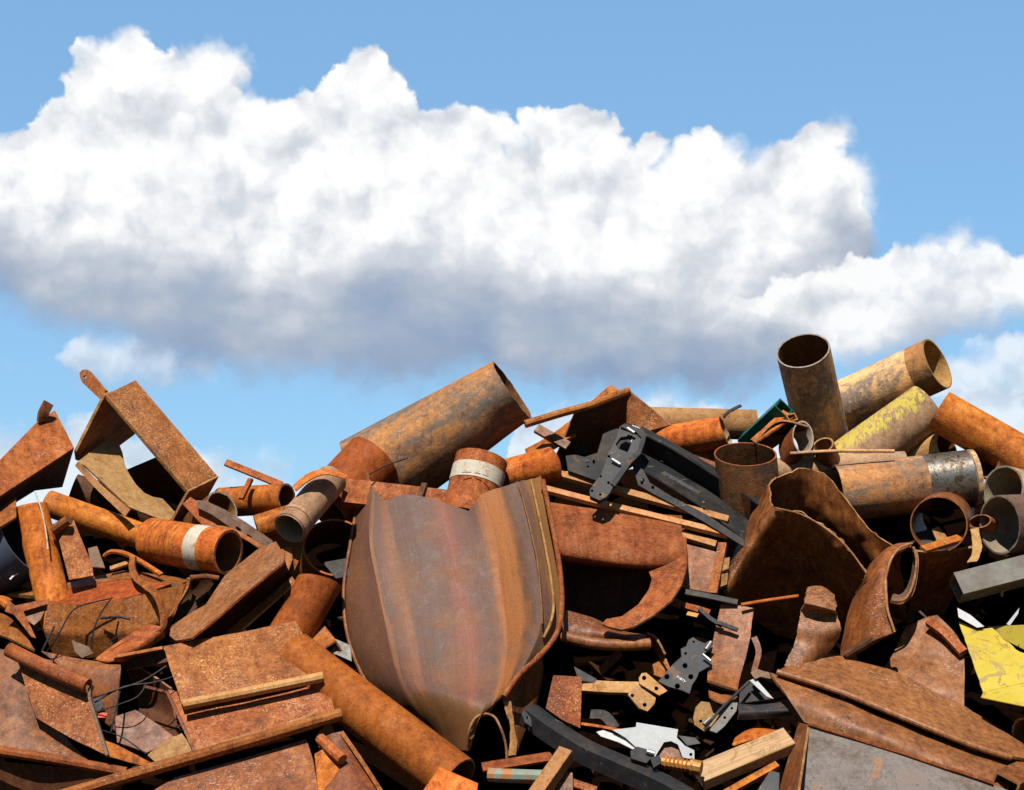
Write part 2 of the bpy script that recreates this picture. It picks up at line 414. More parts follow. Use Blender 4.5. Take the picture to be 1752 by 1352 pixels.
def paint(name, c0, c1, wear=0.1, wear_col=(0.14, 0.06, 0.03), rough=(0.3, 0.55), metal=0.0, spec=0.16, dirt=0.3, sc=1.0, bmp=0.2, scratch=0.15, scratch_col=None, dust=0.0, veins=0.0):
    m, t, b = new_mat(name)
    p, uv, rn = base_coords(t)
    n1 = t.noise(p, 4 * sc, 5, 0.6, 0.3)
    n2 = t.noise(p, 28 * sc, 5, 0.65)
    n3 = t.noise(p, 150, 3, 0.6)
    c = t.mix(t.mr(n1, 0.3, 0.7), c0, c1)
    c = t.mix(t.mr(t.m('ADD', t.m('MULTIPLY', n2, 0.6), t.m('MULTIPLY', n3, 0.4)), 0.45, 0.65, 0, dirt), c, tuple(x * 0.5 for x in c0))
    if veins:
        vn = t.m('ABSOLUTE', t.m('SUBTRACT', t.noise(p, 5.5, 5, 0.6, 0.6), 0.5))
        c = t.mix(t.m('MULTIPLY', t.mr(vn, 0.004, 0.022, veins, 0.0), t.mr(t.noise(p, 9, 2, 0.5), 0.42, 0.58)), c, (0.22, 0.11, 0.03))
    if dust:
        dn = t.m('ADD', t.m('MULTIPLY', t.noise(p, 6, 5, 0.65, 0.5), 0.7), t.m('MULTIPLY', n2, 0.3))
        c = t.mix(t.mr(dn, 0.42, 0.66, 0.0, dust, smooth=True), c, (0.085, 0.058, 0.036))
    if wear:
        w = t.m('ADD', t.m('MULTIPLY', t.noise(p, 9 * sc, 6, 0.7, 0.8), 0.8), t.m('MULTIPLY', n3, 0.2))
        c = t.mix(t.mr(w, 0.66 - wear * 0.3, 0.69 - wear * 0.28, 0, 1, smooth=True), c, wear_col)
    if scratch:
        s = t.noise(t.vm('MULTIPLY', p, (12.0, 60.0, 30.0)), 1.0, 3, 0.6, 1.0)
        c = t.mix(t.mr(s, 0.68, 0.72, 0, scratch), c, scratch_col or tuple(min(0.8, x * 3 + 0.06) for x in c1))
    t.l.new(c, b.inputs['Base Color'])
    t.put(b.inputs['Roughness'], t.mr(n2, 0.3, 0.7, rough[0], rough[1]))
    b.inputs['Metallic'].default_value = metal
    b.inputs['Specular IOR Level'].default_value = spec
    bump(t, b, t.m('ADD', t.m('MULTIPLY', n1, 2.0), t.m('ADD', n2, t.m('MULTIPLY', n3, 0.3))), bmp, 0.004)
    return m


paint('black', (0.009, 0.0095, 0.011), (0.018, 0.0185, 0.021), wear=0.2, wear_col=(0.10, 0.085, 0.07), rough=(0.5, 0.7), dirt=0.2, dust=0.3)
paint('charcoal', (0.018, 0.0185, 0.020), (0.031, 0.0315, 0.034), wear=0.3, wear_col=(0.075, 0.045, 0.025), rough=(0.5, 0.75), dust=0.5)
paint('slate', (0.036, 0.037, 0.040), (0.060, 0.061, 0.064), wear=0.34, wear_col=(0.12, 0.075, 0.04), rough=(0.5, 0.7), dust=0.4)
paint('drumblue', (0.040, 0.050, 0.075), (0.060, 0.072, 0.10), wear=0.0, rough=(0.35, 0.6))
paint('green', (0.003, 0.060, 0.040), (0.006, 0.095, 0.066), wear=0.08, wear_col=(0.12, 0.10, 0.07), rough=(0.3, 0.5))
paint('yellow', (0.36, 0.265, 0.020), (0.41, 0.32, 0.055), veins=0.9, wear=0.42, wear_col=(0.27, 0.19, 0.075), rough=(0.45, 0.7), dirt=0.15, sc=0.8)
paint('white', (0.34, 0.35, 0.34), (0.42, 0.42, 0.41), wear=0.12, wear_col=(0.38, 0.28, 0.18), rough=(0.4, 0.6), dirt=0.25)
paint('alu', (0.26, 0.27, 0.28), (0.34, 0.345, 0.345), wear=0.05, wear_col=(0.3, 0.25, 0.2), rough=(0.35, 0.5), dirt=0.15)
paint('bolt', (0.16, 0.16, 0.16), (0.25, 0.25, 0.25), wear=0.2, wear_col=(0.1, 0.06, 0.03), rough=(0.35, 0.5), metal=0.8)
paint('brass', (0.24, 0.11, 0.025), (0.30, 0.155, 0.04), wear=0.3, wear_col=(0.2, 0.08, 0.03), rough=(0.4, 0.6), metal=0.25)
paint('steelbar', (0.11, 0.10, 0.088), (0.17, 0.16, 0.14), wear=0.2, wear_col=(0.17, 0.10, 0.06), rough=(0.35, 0.6), dirt=0.3, dust=0.5)
paint('shiny', (0.20, 0.18, 0.155), (0.29, 0.26, 0.22), wear=0.5, wear_col=(0.13, 0.075, 0.035), rough=(0.24, 0.42), metal=0.8, spec=0.8, sc=2.0)
paint('turquoise', (0.11, 0.16, 0.13), (0.18, 0.23, 0.185), wear=0.45, wear_col=(0.30, 0.12, 0.04), rough=(0.5, 0.7))
paint('rubber', (0.010, 0.010, 0.012), (0.02, 0.02, 0.022), wear=0, rough=(0.45, 0.7))
paint('redplastic', (0.42, 0.03, 0.02), (0.5, 0.05, 0.03), wear=0, rough=(0.4, 0.6))
paint('bandwhite', (0.38, 0.335, 0.255), (0.45, 0.41, 0.34), wear=0.34, wear_col=(0.34, 0.16, 0.06), rough=(0.5, 0.7), sc=3.0)
paint('ink', (0.10, 0.11, 0.14), (0.13, 0.14, 0.17), wear=0.3, wear_col=(0.4, 0.35, 0.3), rough=(0.5, 0.7), sc=4)
rust('rimpale', [(0.0840, 0.0560, 0.0350), (0.1680, 0.1260, 0.0910), (0.2520, 0.2170, 0.1750), (0.3220, 0.2940, 0.2520)], streak=0.1)
paint('mark', (0.62, 0.62, 0.60), (0.7, 0.7, 0.68), wear=0.1, rough=(0.5, 0.7))
paint('soil', (0.028, 0.022, 0.017), (0.045, 0.035, 0.026), wear=0.2, wear_col=(0.08, 0.06, 0.045), rough=(0.9, 0.98), spec=0.2, scratch=0)


# fresh sawn-looking pale bar (bare timber)
m, t, b = new_mat('timber')
p, uv, rn = base_coords(t)
g = t.noise(t.vm('MULTIPLY', uv, (60.0, 2.2, 1.0)), 1.0, 5, 0.6, 0.8)
c = t.ramp(t.mr(g, 0.3, 0.7), [(0, (0.22, 0.115, 0.045)), (0.5, (0.33, 0.20, 0.092)), (1, (0.40, 0.275, 0.15))])
s = t.mr(t.noise(p, 12, 5, 0.7, 0.8), 0.52, 0.66, 0, 0.8)
c = t.mix(s, c, (0.18, 0.068, 0.02))
t.l.new(c, b.inputs['Base Color'])
b.inputs['Roughness'].default_value = 0.8
bump(t, b, t.m('ADD', g, t.noise(p, 90, 3)), 0.4, 0.003)


# the big rolled plate: bands of mill scale and rust that run along the sheet
m, t, b = new_mat('plate_bands')
p, uv, rn = base_coords(t)
nm = t.n.new('ShaderNodeUVMap')
nm.uv_map = 'Norm'
ns = t.sep(nm.outputs[0])
wob = t.m('MULTIPLY', t.m('SUBTRACT', t.noise(t.vm('MULTIPLY', nm.outputs[0], (5.0, 3.0, 1.0)), 1.0, 4, 0.6), 0.5), 0.10)
fine = t.noise(t.vm('MULTIPLY', uv, (75.0, 1.3, 1.0)), 1.0, 6, 0.68, 0.3)
fine2 = t.noise(t.vm('MULTIPLY', uv, (20.0, 1.8, 1.0)), 1.0, 6, 0.65, 0.5)
uu = t.m('ADD', ns[0], t.m('ADD', wob, t.m('MULTIPLY', t.m('SUBTRACT', fine2, 0.5), 0.07)))
pur, pnk, brn, org, ylw, gry = (0.090, 0.046, 0.034), (0.118, 0.048, 0.034), (0.080, 0.032, 0.012), (0.235, 0.072, 0.011), (0.24, 0.115, 0.025), (0.088, 0.055, 0.045)
c = t.ramp(uu, [(0.00, brn), (0.08, (0.14, 0.06, 0.036)), (0.16, pur), (0.24, (0.18, 0.075, 0.036)), (0.28, pur), (0.40, gry), (0.47, pnk), (0.52, (0.185, 0.060, 0.040)), (0.56, pnk), (0.61, pur), (0.66, (0.085, 0.042, 0.03)),
                (0.70, (0.12, 0.052, 0.028)), (0.725, org), (0.80, (0.26, 0.090, 0.018)), (0.83, brn), (0.86, gry), (0.905, (0.13, 0.07, 0.048)), (0.935, ylw), (0.95, (0.20, 0.09, 0.04)), (0.97, ylw), (1.0, (0.26, 0.10, 0.035))])
low = t.mr(t.m('ADD', ns[1], t.m('MULTIPLY', t.m('SUBTRACT', t.noise(p, 5, 5, 0.6), 0.5), 0.25)), 0.76, 0.90, 0.0, 0.85, smooth=True)
c = t.mix(low, c, (0.15, 0.068, 0.016))
c = t.mix(t.mr(fine, 0.40, 0.68, 0.0, 0.26), c, (0.055, 0.024, 0.015))
bn = t.noise(p, 3.4, 5, 0.6, 0.5)
c = t.mix(t.mr(bn, 0.50, 0.66, 0.0, 0.55, smooth=True), c, (0.16, 0.062, 0.020))
c = t.mix(t.mr(t.m('ABSOLUTE', t.m('SUBTRACT', uu, 0.135)), 0.0, 0.02, 0.6, 0.0, smooth=True), c, (0.22, 0.085, 0.024))
n2 = t.noise(p, 16, 6, 0.68, 0.5)
n3 = t.noise(p, 130, 3, 0.7)
c = t.mix(t.mr(n2, 0.52, 0.75, 0, 0.5), c, (0.20, 0.075, 0.022))
c = t.mix(t.mr(n3, 0.46, 0.66, 0, 0.55), c, (0.060, 0.030, 0.022))
c = t.mix(t.mr(t.noise(p, 210, 2, 0.6), 0.58, 0.70, 0, 0.5), c, (0.24, 0.12, 0.07))
t.l.new(c, b.inputs['Base Color'])
t.put(b.inputs['Roughness'], t.mr(n2, 0.3, 0.7, 0.45, 0.7))
b.inputs['Specular IOR Level'].default_value = 0.22
bump(t, b, t.m('ADD', t.m('MULTIPLY', fine2, 1.5), t.m('ADD', n2, t.m('MULTIPLY', n3, 0.4))), 0.35, 0.005)


# pipe with smears of yellow marking paint
def yellow_smear():
    m = MATS['khaki'].copy()
    m.name = 'khaki_yellow'
    MATS['khaki_yellow'] = m
    t = NT(m.node_tree)
    b = next(n for n in t.n if n.type == 'BSDF_PRINCIPLED')
    old = b.inputs['Base Color'].links[0].from_socket
    nm = t.n.new('ShaderNodeUVMap')
    nm.uv_map = 'UVMap'
    s = t.sep(nm.outputs[0])
    vec = t.xyz(t.m('MULTIPLY', t.m('ADD', s[0], t.m('MULTIPLY', s[1], 0.5)), 15.0), t.m('MULTIPLY', t.m('SUBTRACT', s[1], t.m('MULTIPLY', s[0], 0.5)), 36.0), 3.0)
    a = t.noise(vec, 1.0, 5, 0.70, 1.1)
    tc = t.n.new('ShaderNodeTexCoord')
    bl = t.noise(tc.outputs['Object'], 4.2, 3, 0.5)
    ang = t.mr(t.m('ABSOLUTE', t.m('SUBTRACT', s[0], YSM[0])), YSM[1] * 0.25, YSM[1], 1.0, 0.0, smooth=True)
    f = t.m('ADD', t.m('MULTIPLY', a, 0.75), t.m('ADD', t.m('MULTIPLY', bl, 0.42), t.m('MULTIPLY', ang, 0.14)))
    f = t.mr(f, 0.70, 0.735, 0, 0.95)
    c = t.mix(f, old, t.mix(t.mr(bl, 0.4, 0.6), (0.42, 0.35, 0.03), (0.36, 0.28, 0.045)))
    t.l.new(c, b.inputs['Base Color'])


YSM = (0.36, 0.16)
yellow_smear()

# ------------------------------------------------------------------ builders
D0, SLOPE = 10.0, 0.7


def depth(py, o=0.0):
    """distance of the heap's face at that height, o metres behind it"""
    return D0 + (1000.0 - py) / 300.0 * SLOPE + o


def Pd(px, py, d):
    return CAM + d * (FWD + (px - 876.0) / FPX * RGT + (676.0 - py) / FPX * UPV)


def P(px, py, o=0.0):
    return Pd(px, py, depth(py, o))


def V3(p):
    return p if isinstance(p, Vector) else P(*p)


def tag(o, label, cat, group=None):
    o['label'] = label
    o['category'] = cat
    if group:
        o['group'] = group
    return o


def thing(name, label, cat, at, group=None):
    o = bpy.data.objects.new(name, None)
    o.empty_display_size = 0.1
    o.location = V3(at)
    col.objects.link(o)
    return tag(o, label, cat, group)


def finish(name, bm, mats, par=None, lab=None, cat=None, grp=None, bev=0.0, sharp=32.0, smooth=True):
    bmesh.ops.recalc_face_normals(bm, faces=bm.faces[:])
    for f in bm.faces:
        f.smooth = smooth
    for e in bm.edges:
        if len(e.link_faces) == 2:
            e.smooth = e.calc_face_angle(0.0) < R(sharp)
    vs = [v.co.copy() for v in bm.verts]
    if par is not None:
        org = par.matrix_basis.translation if par.parent is None else par.matrix_basis.translation + par.parent.matrix_basis.translation
        org = org.copy()
    else:
        org = sum(vs, Vector()) / len(vs)
        org.z = min(v.z for v in vs)
    bm.transform(Matrix.Translation(-org))
    me = bpy.data.meshes.new(name)
    bm.to_mesh(me)
    bm.free()
    for mm in mats:
        me.materials.append(MATS[mm])
    o = bpy.data.objects.new(name, me)
    col.objects.link(o)
    if par is not None:
        o.parent = par
    else:
        o.location = org
    if lab:
        if par is None:
            tag(o, lab, cat, grp)
        else:
            o['label'] = lab
    if bev:
        md = o.modifiers.new('bevel', 'BEVEL')
        md.width = bev
        md.segments = 2
        md.limit_method = 'ANGLE'
        md.angle_limit = R(40)
    return o


def frame_of(axis):
    axis = axis.normalized()
    ref = Vector((0, 0, 1)) if abs(axis.z) < 0.9 else Vector((0, 1, 0))
    s = axis.cross(ref).normalized()
    return axis, s, s.cross(axis).normalized()


def pipe(name, a, b, r, mat, lab=None, cat='pipe', par=None, grp=None, k=None, wall=0.011, bore='bore', rim='cut', cut0=(0, 0), cut1=(0, 0),
         jag0=0.0, jag1=0.0, oval=1.0, oval_ang=0.0, dents=(), r1=None, seg=56, wob=0.004, closed=False):
    """hollow tube from a to b; r in photo pixels at a; k = how far the tube's axis turns away from the viewer (-1..1)"""
    A = V3(a)
    dA = (A - CAM).dot(FWD)
    if k is None:
        B = V3(b)
    else:
        L = math.hypot(b[0] - a[0], b[1] - a[1]) * dA / FPX
        B = Pd(b[0], b[1], dA + L * k / math.sqrt(max(1e-4, 1 - k * k)))
    rm = r * dA / FPX
    rm1 = rm if r1 is None else r1 * dA / FPX
    L = (B - A).length
    ax, s, u = frame_of(B - A)
    nr = max(6, min(40, int(L / 0.05)))
    bm = bmesh.new()
    uvl = bm.loops.layers.uv.new('UVMap')
    seed = Vector((A.x * 3.1, A.y * 1.7, A.z * 2.3))

    def ring(t, off, inner):
        out = []
        for j in range(seg):
            ph = 2 * math.pi * j / seg
            rr = rm + (rm1 - rm) * t
            e = t * L
            sh = 0.0
            n0 = mnoise.noise(seed + Vector((math.cos(ph) * 3.2, math.sin(ph) * 3.2, 0))) + 0.6 * mnoise.noise(seed + Vector((math.cos(ph) * 9, math.sin(ph) * 9, 5)))
            w0, w1 = max(0, 1 - t * L / 0.14), max(0, 1 - (1 - t) * L / 0.14)
            sh += w0 * (cut0[0] * rm * math.cos(ph - cut0[1]) + jag0 * n0)
            sh -= w1 * (cut1[0] * rm1 * math.cos(ph - cut1[1]) + jag1 * n0)
            rr *= 1 + wob * mnoise.noise(Vector((math.cos(ph) * 1.4, math.sin(ph) * 1.4, e * 3)) + seed) * 2
            x, y = rr * math.cos(ph), rr * math.sin(ph)
            if oval != 1.0:
                ca, sa = math.cos(oval_ang), math.sin(oval_ang)
                x2, y2 = x * ca + y * sa, (-x * sa + y * ca) * oval
                x, y = x2 * ca - y2 * sa, x2 * sa + y2 * ca
            for (dt, dph, dd, ds) in dents:
                g = math.exp(-((t - dt) * L / ds) ** 2 - (math.atan2(math.sin(ph - dph), math.cos(ph - dph)) * rm / ds) ** 2)
                x -= math.cos(ph) * dd * g
                y -= math.sin(ph) * dd * g
            if inner:
                q = max(0.05, 1 - wall / rm)
                x, y = x * q, y * q
            out.append((bm.verts.new(A + ax * (e + sh) + s * x + u * y), ph * rm, e))
        return out
    outer = [ring(i / nr, 0, False) for i in range(nr + 1)]
    inner = [ring(i / nr, 0, True) for i in range(nr + 1)]

    def quad(q, mi):
        f = bm.faces.new([x[0] for x in q])
        f.material_index = mi
        us = [x[1] for x in q]
        for lp, x in zip(f.loops, q):
            uu = x[1]
            if max(us) - min(us) > math.pi * rm and uu < math.pi * rm:
                uu += 2 * math.pi * rm
            lp[uvl].uv = (uu, x[2])
    for i in range(nr):
        for j in range(seg):
            j2 = (j + 1) % seg
            quad([outer[i][j], outer[i][j2], outer[i + 1][j2], outer[i + 1][j]], 0)
            quad([inner[i][j], inner[i + 1][j], inner[i + 1][j2], inner[i][j2]], 1)
    for i in (0, nr):
        for j in range(seg):
            j2 = (j + 1) % seg
            quad([outer[i][j], outer[i][j2], inner[i][j2], inner[i][j]], 2)
    return finish(name, bm, [mat, bore, rim], par, lab, cat, grp, sharp=40)


def band(name, a, b, k, t0, t1, r, mat, par, lab=None, grow=1.02, wob=0.0):
    """a sleeve round the pipe given by the same a, b, k, from t0 to t1 of its length"""
    A = V3(a)
    dA = (A - CAM).dot(FWD)
    L = math.hypot(b[0] - a[0], b[1] - a[1]) * dA / FPX
    B = V3(b) if k is None else Pd(b[0], b[1], dA + L * k / math.sqrt(max(1e-4, 1 - k * k)))
    return pipe(name, A.lerp(B, t0), A.lerp(B, t1), r * grow * FPX / dA * dA / FPX * (dA / ((A.lerp(B, t0) - CAM).dot(FWD))), mat, lab, par=par, bore=mat, rim=mat, wall=0.006, jag0=wob, jag1=wob, seg=56)


def cr_pt(p0, p1, p2, p3, t):
    return 0.5 * ((2 * p1) + (p2 - p0) * t + (2 * p0 - 5 * p1 + 4 * p2 - p3) * t * t + (3 * p1 - p0 - 3 * p2 + p3) * t ** 3)


def resample(pts, n, lin=False):
    k = len(pts)
    cum = [0.0]
    for i in range(k - 1):
        cum.append(cum[-1] + max(1e-6, (pts[i + 1] - pts[i]).length))
    out = []
    ts = [cum[-1] * i / n for i in range(n + 1)]
    if lin:
        # keep every control point as a vertex
        ts = sorted(set([round(x, 6) for x in ts] + [round(x, 6) for x in cum]))[:]
        ts = ts if False else [cum[-1] * i / n for i in range(n + 1)]
        for c in cum[1:-1]:
            j = min(range(1, n), key=lambda q: abs(ts[q] - c))
            ts[j] = c
    for d in ts:
        i = 0
        while i < k - 2 and d > cum[i + 1]:
            i += 1
        t = min(1.0, max(0.0, (d - cum[i]) / (cum[i + 1] - cum[i])))
        if lin:
            out.append(pts[i].lerp(pts[i + 1], t))
        else:
            out.append(cr_pt(pts[max(0, i - 1)], pts[i], pts[i + 1], pts[min(k - 1, i + 2)], t))
    return out


def spline(pts, n, lin):
    """n+1 points with the same parameter steps in every row (uniform over control points)"""
    k = len(pts)
    out = []
    for q in range(n + 1):
        x = q / n * (k - 1)
        i = min(k - 2, int(x))
        t = x - i
        out.append(pts[i].lerp(pts[i + 1], t) if lin else cr_pt(pts[max(0, i - 1)], pts[i], pts[i + 1], pts[min(k - 1, i + 2)], t))
    return out


def patch(name, rows, mat, lab=None, cat=None, par=None, grp=None, nu=None, nv=None, th=0.012, lin='', jag=0.0, jag_sides='tblr', edge='cut', wob=0.004, back=None, sharp=40, crump=0.0):
    """a bent sheet: rows of control points (px, py, o); u runs along a row, v from row to row"""
    ctrl = [[V3(p) for p in r] for r in rows]
    nu = nu or (len(ctrl[0]) - 1) * 8
    nv = nv or (len(ctrl) - 1) * 8
    nu = max(len(ctrl[0]) - 1, nu // (len(ctrl[0]) - 1) * (len(ctrl[0]) - 1))
    nv = max(len(ctrl) - 1, nv // (len(ctrl) - 1) * (len(ctrl) - 1))
    rr = [spline(r, nu, 'u' in lin) for r in ctrl]
    cols_ = [spline([rr[i][j] for i in range(len(rr))], nv, 'v' in lin) for j in range(nu + 1)]
    g = [[cols_[j][i] for j in range(nu + 1)] for i in range(nv + 1)]
    sd = Vector((g[0][0].x * 5, g[0][0].y * 3, g[0][0].z * 4))

    def nrm(i, j):
        a = g[min(nv, i + 1)][j] - g[max(0, i - 1)][j]
        b_ = g[i][min(nu, j + 1)] - g[i][max(0, j - 1)]
        n = a.cross(b_)
        return n.normalized() if n.length > 1e-9 else Vector((0, -1, 0))
    N = [[nrm(i, j) for j in range(nu + 1)] for i in range(nv + 1)]
    mid = N[nv // 2][nu // 2]
    sgn = 1.0 if mid.dot(CAM - g[nv // 2][nu // 2]) > 0 else -1.0
    if back is not None:
        sgn *= back
    for i in range(nv + 1):
        for j in range(nu + 1):
            g[i][j] = g[i][j] + N[i][j] * (wob * mnoise.noise(g[i][j] * 4 + sd) + wob * 0.5 * mnoise.noise(g[i][j] * 11 + sd) + crump * (abs(mnoise.noise(g[i][j] * 3.3 + sd * 2)) + 0.4 * abs(mnoise.noise(g[i][j] * 8.0 + sd * 3)) - 0.25))
    if jag:
        def jn(p):
            return mnoise.noise(p * 16 + sd) + 0.7 * mnoise.noise(p * 45 + sd)
        for j in range(nu + 1):
            if 't' in jag_sides:
                g[0][j] = g[0][j] + (g[0][j] - g[1][j]).normalized() * jag * jn(g[0][j])
            if 'b' in jag_sides:
                g[nv][j] = g[nv][j] + (g[nv][j] - g[nv - 1][j]).normalized() * jag * jn(g[nv][j])
        for i in range(nv + 1):
            if 'l' in jag_sides:
                g[i][0] = g[i][0] + (g[i][0] - g[i][1]).normalized() * jag * jn(g[i][0])
            if 'r' in jag_sides:
                g[i][nu] = g[i][nu] + (g[i][nu] - g[i][nu - 1]).normalized() * jag * jn(g[i][nu])
    bm = bmesh.new()
    uvl = bm.loops.layers.uv.new('UVMap')
    nvl = bm.loops.layers.uv.new('Norm')
    F = [[bm.verts.new(g[i][j]) for j in range(nu + 1)] for i in range(nv + 1)]
    B = [[bm.verts.new(g[i][j] - N[i][j] * sgn * th) for j in range(nu + 1)] for i in range(nv + 1)]
    lu = sum((g[nv // 2][j + 1] - g[nv // 2][j]).length for j in range(nu))
    lv = sum((g[i + 1][nu // 2] - g[i][nu // 2]).length for i in range(nv))

    def face(vs, ijs, mi):
        try:
            f = bm.faces.new(vs)
        except ValueError:
            return
        f.material_index = mi
        for lp, (i, j) in zip(f.loops, ijs):
            lp[uvl].uv = (j / nu * lu, i / nv * lv)
            lp[nvl].uv = (j / nu, i / nv)
    for i in range(nv):
        for j in range(nu):
            ij = [(i, j), (i, j + 1), (i + 1, j + 1), (i + 1, j)]
            face([F[a][b_] for a, b_ in ij], ij, 0)
            face([B[a][b_] for a, b_ in reversed(ij)], list(reversed(ij)), 0)
    bd = [(0, j) for j in range(nu)] + [(i, nu) for i in range(nv)] + [(nv, j) for j in range(nu, 0, -1)] + [(i, 0) for i in range(nv, 0, -1)]
    for q in range(len(bd)):
        a, c2 = bd[q], bd[(q + 1) % len(bd)]
        face([F[a[0]][a[1]], F[c2[0]][c2[1]], B[c2[0]][c2[1]], B[a[0]][a[1]]], [a, c2, c2, a], 1)
    return finish(name, bm, [mat, edge], par, lab, cat, grp, sharp=sharp)


def plane_hit(px, py, p0, n):
    d = (FWD + (px - 876.0) / FPX * RGT + (676.0 - py) / FPX * UPV)
    return CAM + d * ((p0 - CAM).dot(n) / d.dot(n))


def circ(cx, cy, rx, ry=None, n=14, rot=0.0):
    ry = ry or rx
    return [(cx + rx * math.cos(2 * math.pi * i / n) * math.cos(rot) - ry * math.sin(2 * math.pi * i / n) * math.sin(rot),
             cy + rx * math.cos(2 * math.pi * i / n) * math.sin(rot) + ry * math.sin(2 * math.pi * i / n) * math.cos(rot)) for i in range(n)]


def poly(name, outline, mat, lab=None, cat=None, par=None, grp=None, ref=None, o=0.0, tilt=(0.0, 0.0), holes=(), th=0.012, edge='cut', bev=0.0025, jag=0.0, round_=0):
    """a flat cut plate; outline in photo pixels laid on a real plane given by three points (ref) or by offset o and tilt (metres per 100 px)"""
    xs = [p[0] for p in outline]
    ys = [p[1] for p in outline]
    cx, cy = sum(xs) / len(xs), sum(ys) / len(ys)
    if ref is None:
        q = [P(cx, cy, o), P(cx + 60, cy, o + 0.6 * tilt[0]), P(cx, cy + 60, o + 0.6 * tilt[1])]
    else:
        q = [V3(p) for p in ref]
    n = (q[1] - q[0]).cross(q[2] - q[0]).normalized()
    if n.dot(CAM - q[0]) < 0:
        n = -n
    if jag:
        out2 = []
        for i in range(len(outline)):
            a, b_ = Vector((outline[i][0], outline[i][1])), Vector((outline[(i + 1) % len(outline)][0], outline[(i + 1) % len(outline)][1]))
            m_ = max(1, int((b_ - a).length / 7))
            nn = Vector((-(b_ - a).y, (b_ - a).x)).normalized()
            for s_ in range(m_):
                pt = a.lerp(b_, s_ / m_)
                if s_:
                    pt = pt + nn * jag * (mnoise.noise(Vector((pt.x * 0.09, pt.y * 0.09, 3))) + 0.6 * mnoise.noise(Vector((pt.x * 0.23, pt.y * 0.23, 8))))
                out2.append((pt.x, pt.y))
        outline = out2
    loops = [[plane_hit(p[0], p[1], q[0], n) for p in lp] for lp in [outline] + list(holes)]
    bm = bmesh.new()
    uvl = bm.loops.layers.uv.new('UVMap')
    bm.loops.layers.uv.new('Norm')
    fl = [[bm.verts.new(p) for p in lp] for lp in loops]
    es = []
    for lp in fl:
        for i in range(len(lp)):
            es.append(bm.edges.new((lp[i], lp[(i + 1) % len(lp)])))
    bmesh.ops.triangle_fill(bm, use_beauty=True, use_dissolve=False, edges=es, normal=n)
    front = bm.faces[:]
    bl = {v: bm.verts.new(v.co - n * th) for lp in fl for v in lp}
    for f in front:
        bm.faces.new([bl[v] for v in reversed(f.verts[:])])
    for lp in fl:
        for i in range(len(lp)):
            a, b_ = lp[i], lp[(i + 1) % len(lp)]
            f = bm.faces.new((a, b_, bl[b_], bl[a]))
            f.material_index = 1
    s = n.cross(Vector((0, 0, 1)))
    s = s.normalized() if s.length > 1e-3 else Vector((1, 0, 0))
    u = s.cross(n)
    for f in bm.faces:
        for lp in f.loops:
            lp[uvl].uv = (lp.vert.co.dot(s), lp.vert.co.dot(u))
    return finish(name, bm, [mat, edge], par, lab, cat, grp, bev=bev if not holes else 0.0, smooth=False)


def prof_bar(w, t):
    return [(-w / 2, 0), (w / 2, 0), (w / 2, -t), (-w / 2, -t)]


def prof_channel(w, h, t):
    return [(-w / 2, 0), (w / 2, 0), (w / 2, -h), (w / 2 - t, -h), (w / 2 - t, -t), (-w / 2 + t, -t), (-w / 2 + t, -h), (-w / 2, -h)]


def prof_angle(w, h, t):
    return [(-w / 2, 0), (w / 2, 0), (w / 2, -t), (-w / 2 + t, -t), (-w / 2 + t, -h), (-w / 2, -h)]


def prof_round(r, n=12):
    return [(r * math.cos(2 * math.pi * i / n), r * math.sin(2 * math.pi * i / n)) for i in range(n)]


def prof_lip(r, n=9):
    """interlock of a sheet pile: a thick hooked roll"""
    o_ = [(r * math.cos(a), r * math.sin(a)) for a in [math.pi * (1.25 - 1.5 * i / n) for i in range(n + 1)]]
    i_ = [(0.45 * r * math.cos(a), 0.45 * r * math.sin(a)) for a in [math.pi * (-0.25 + 1.5 * i / n) for i in range(n + 1)]]
    return o_ + i_


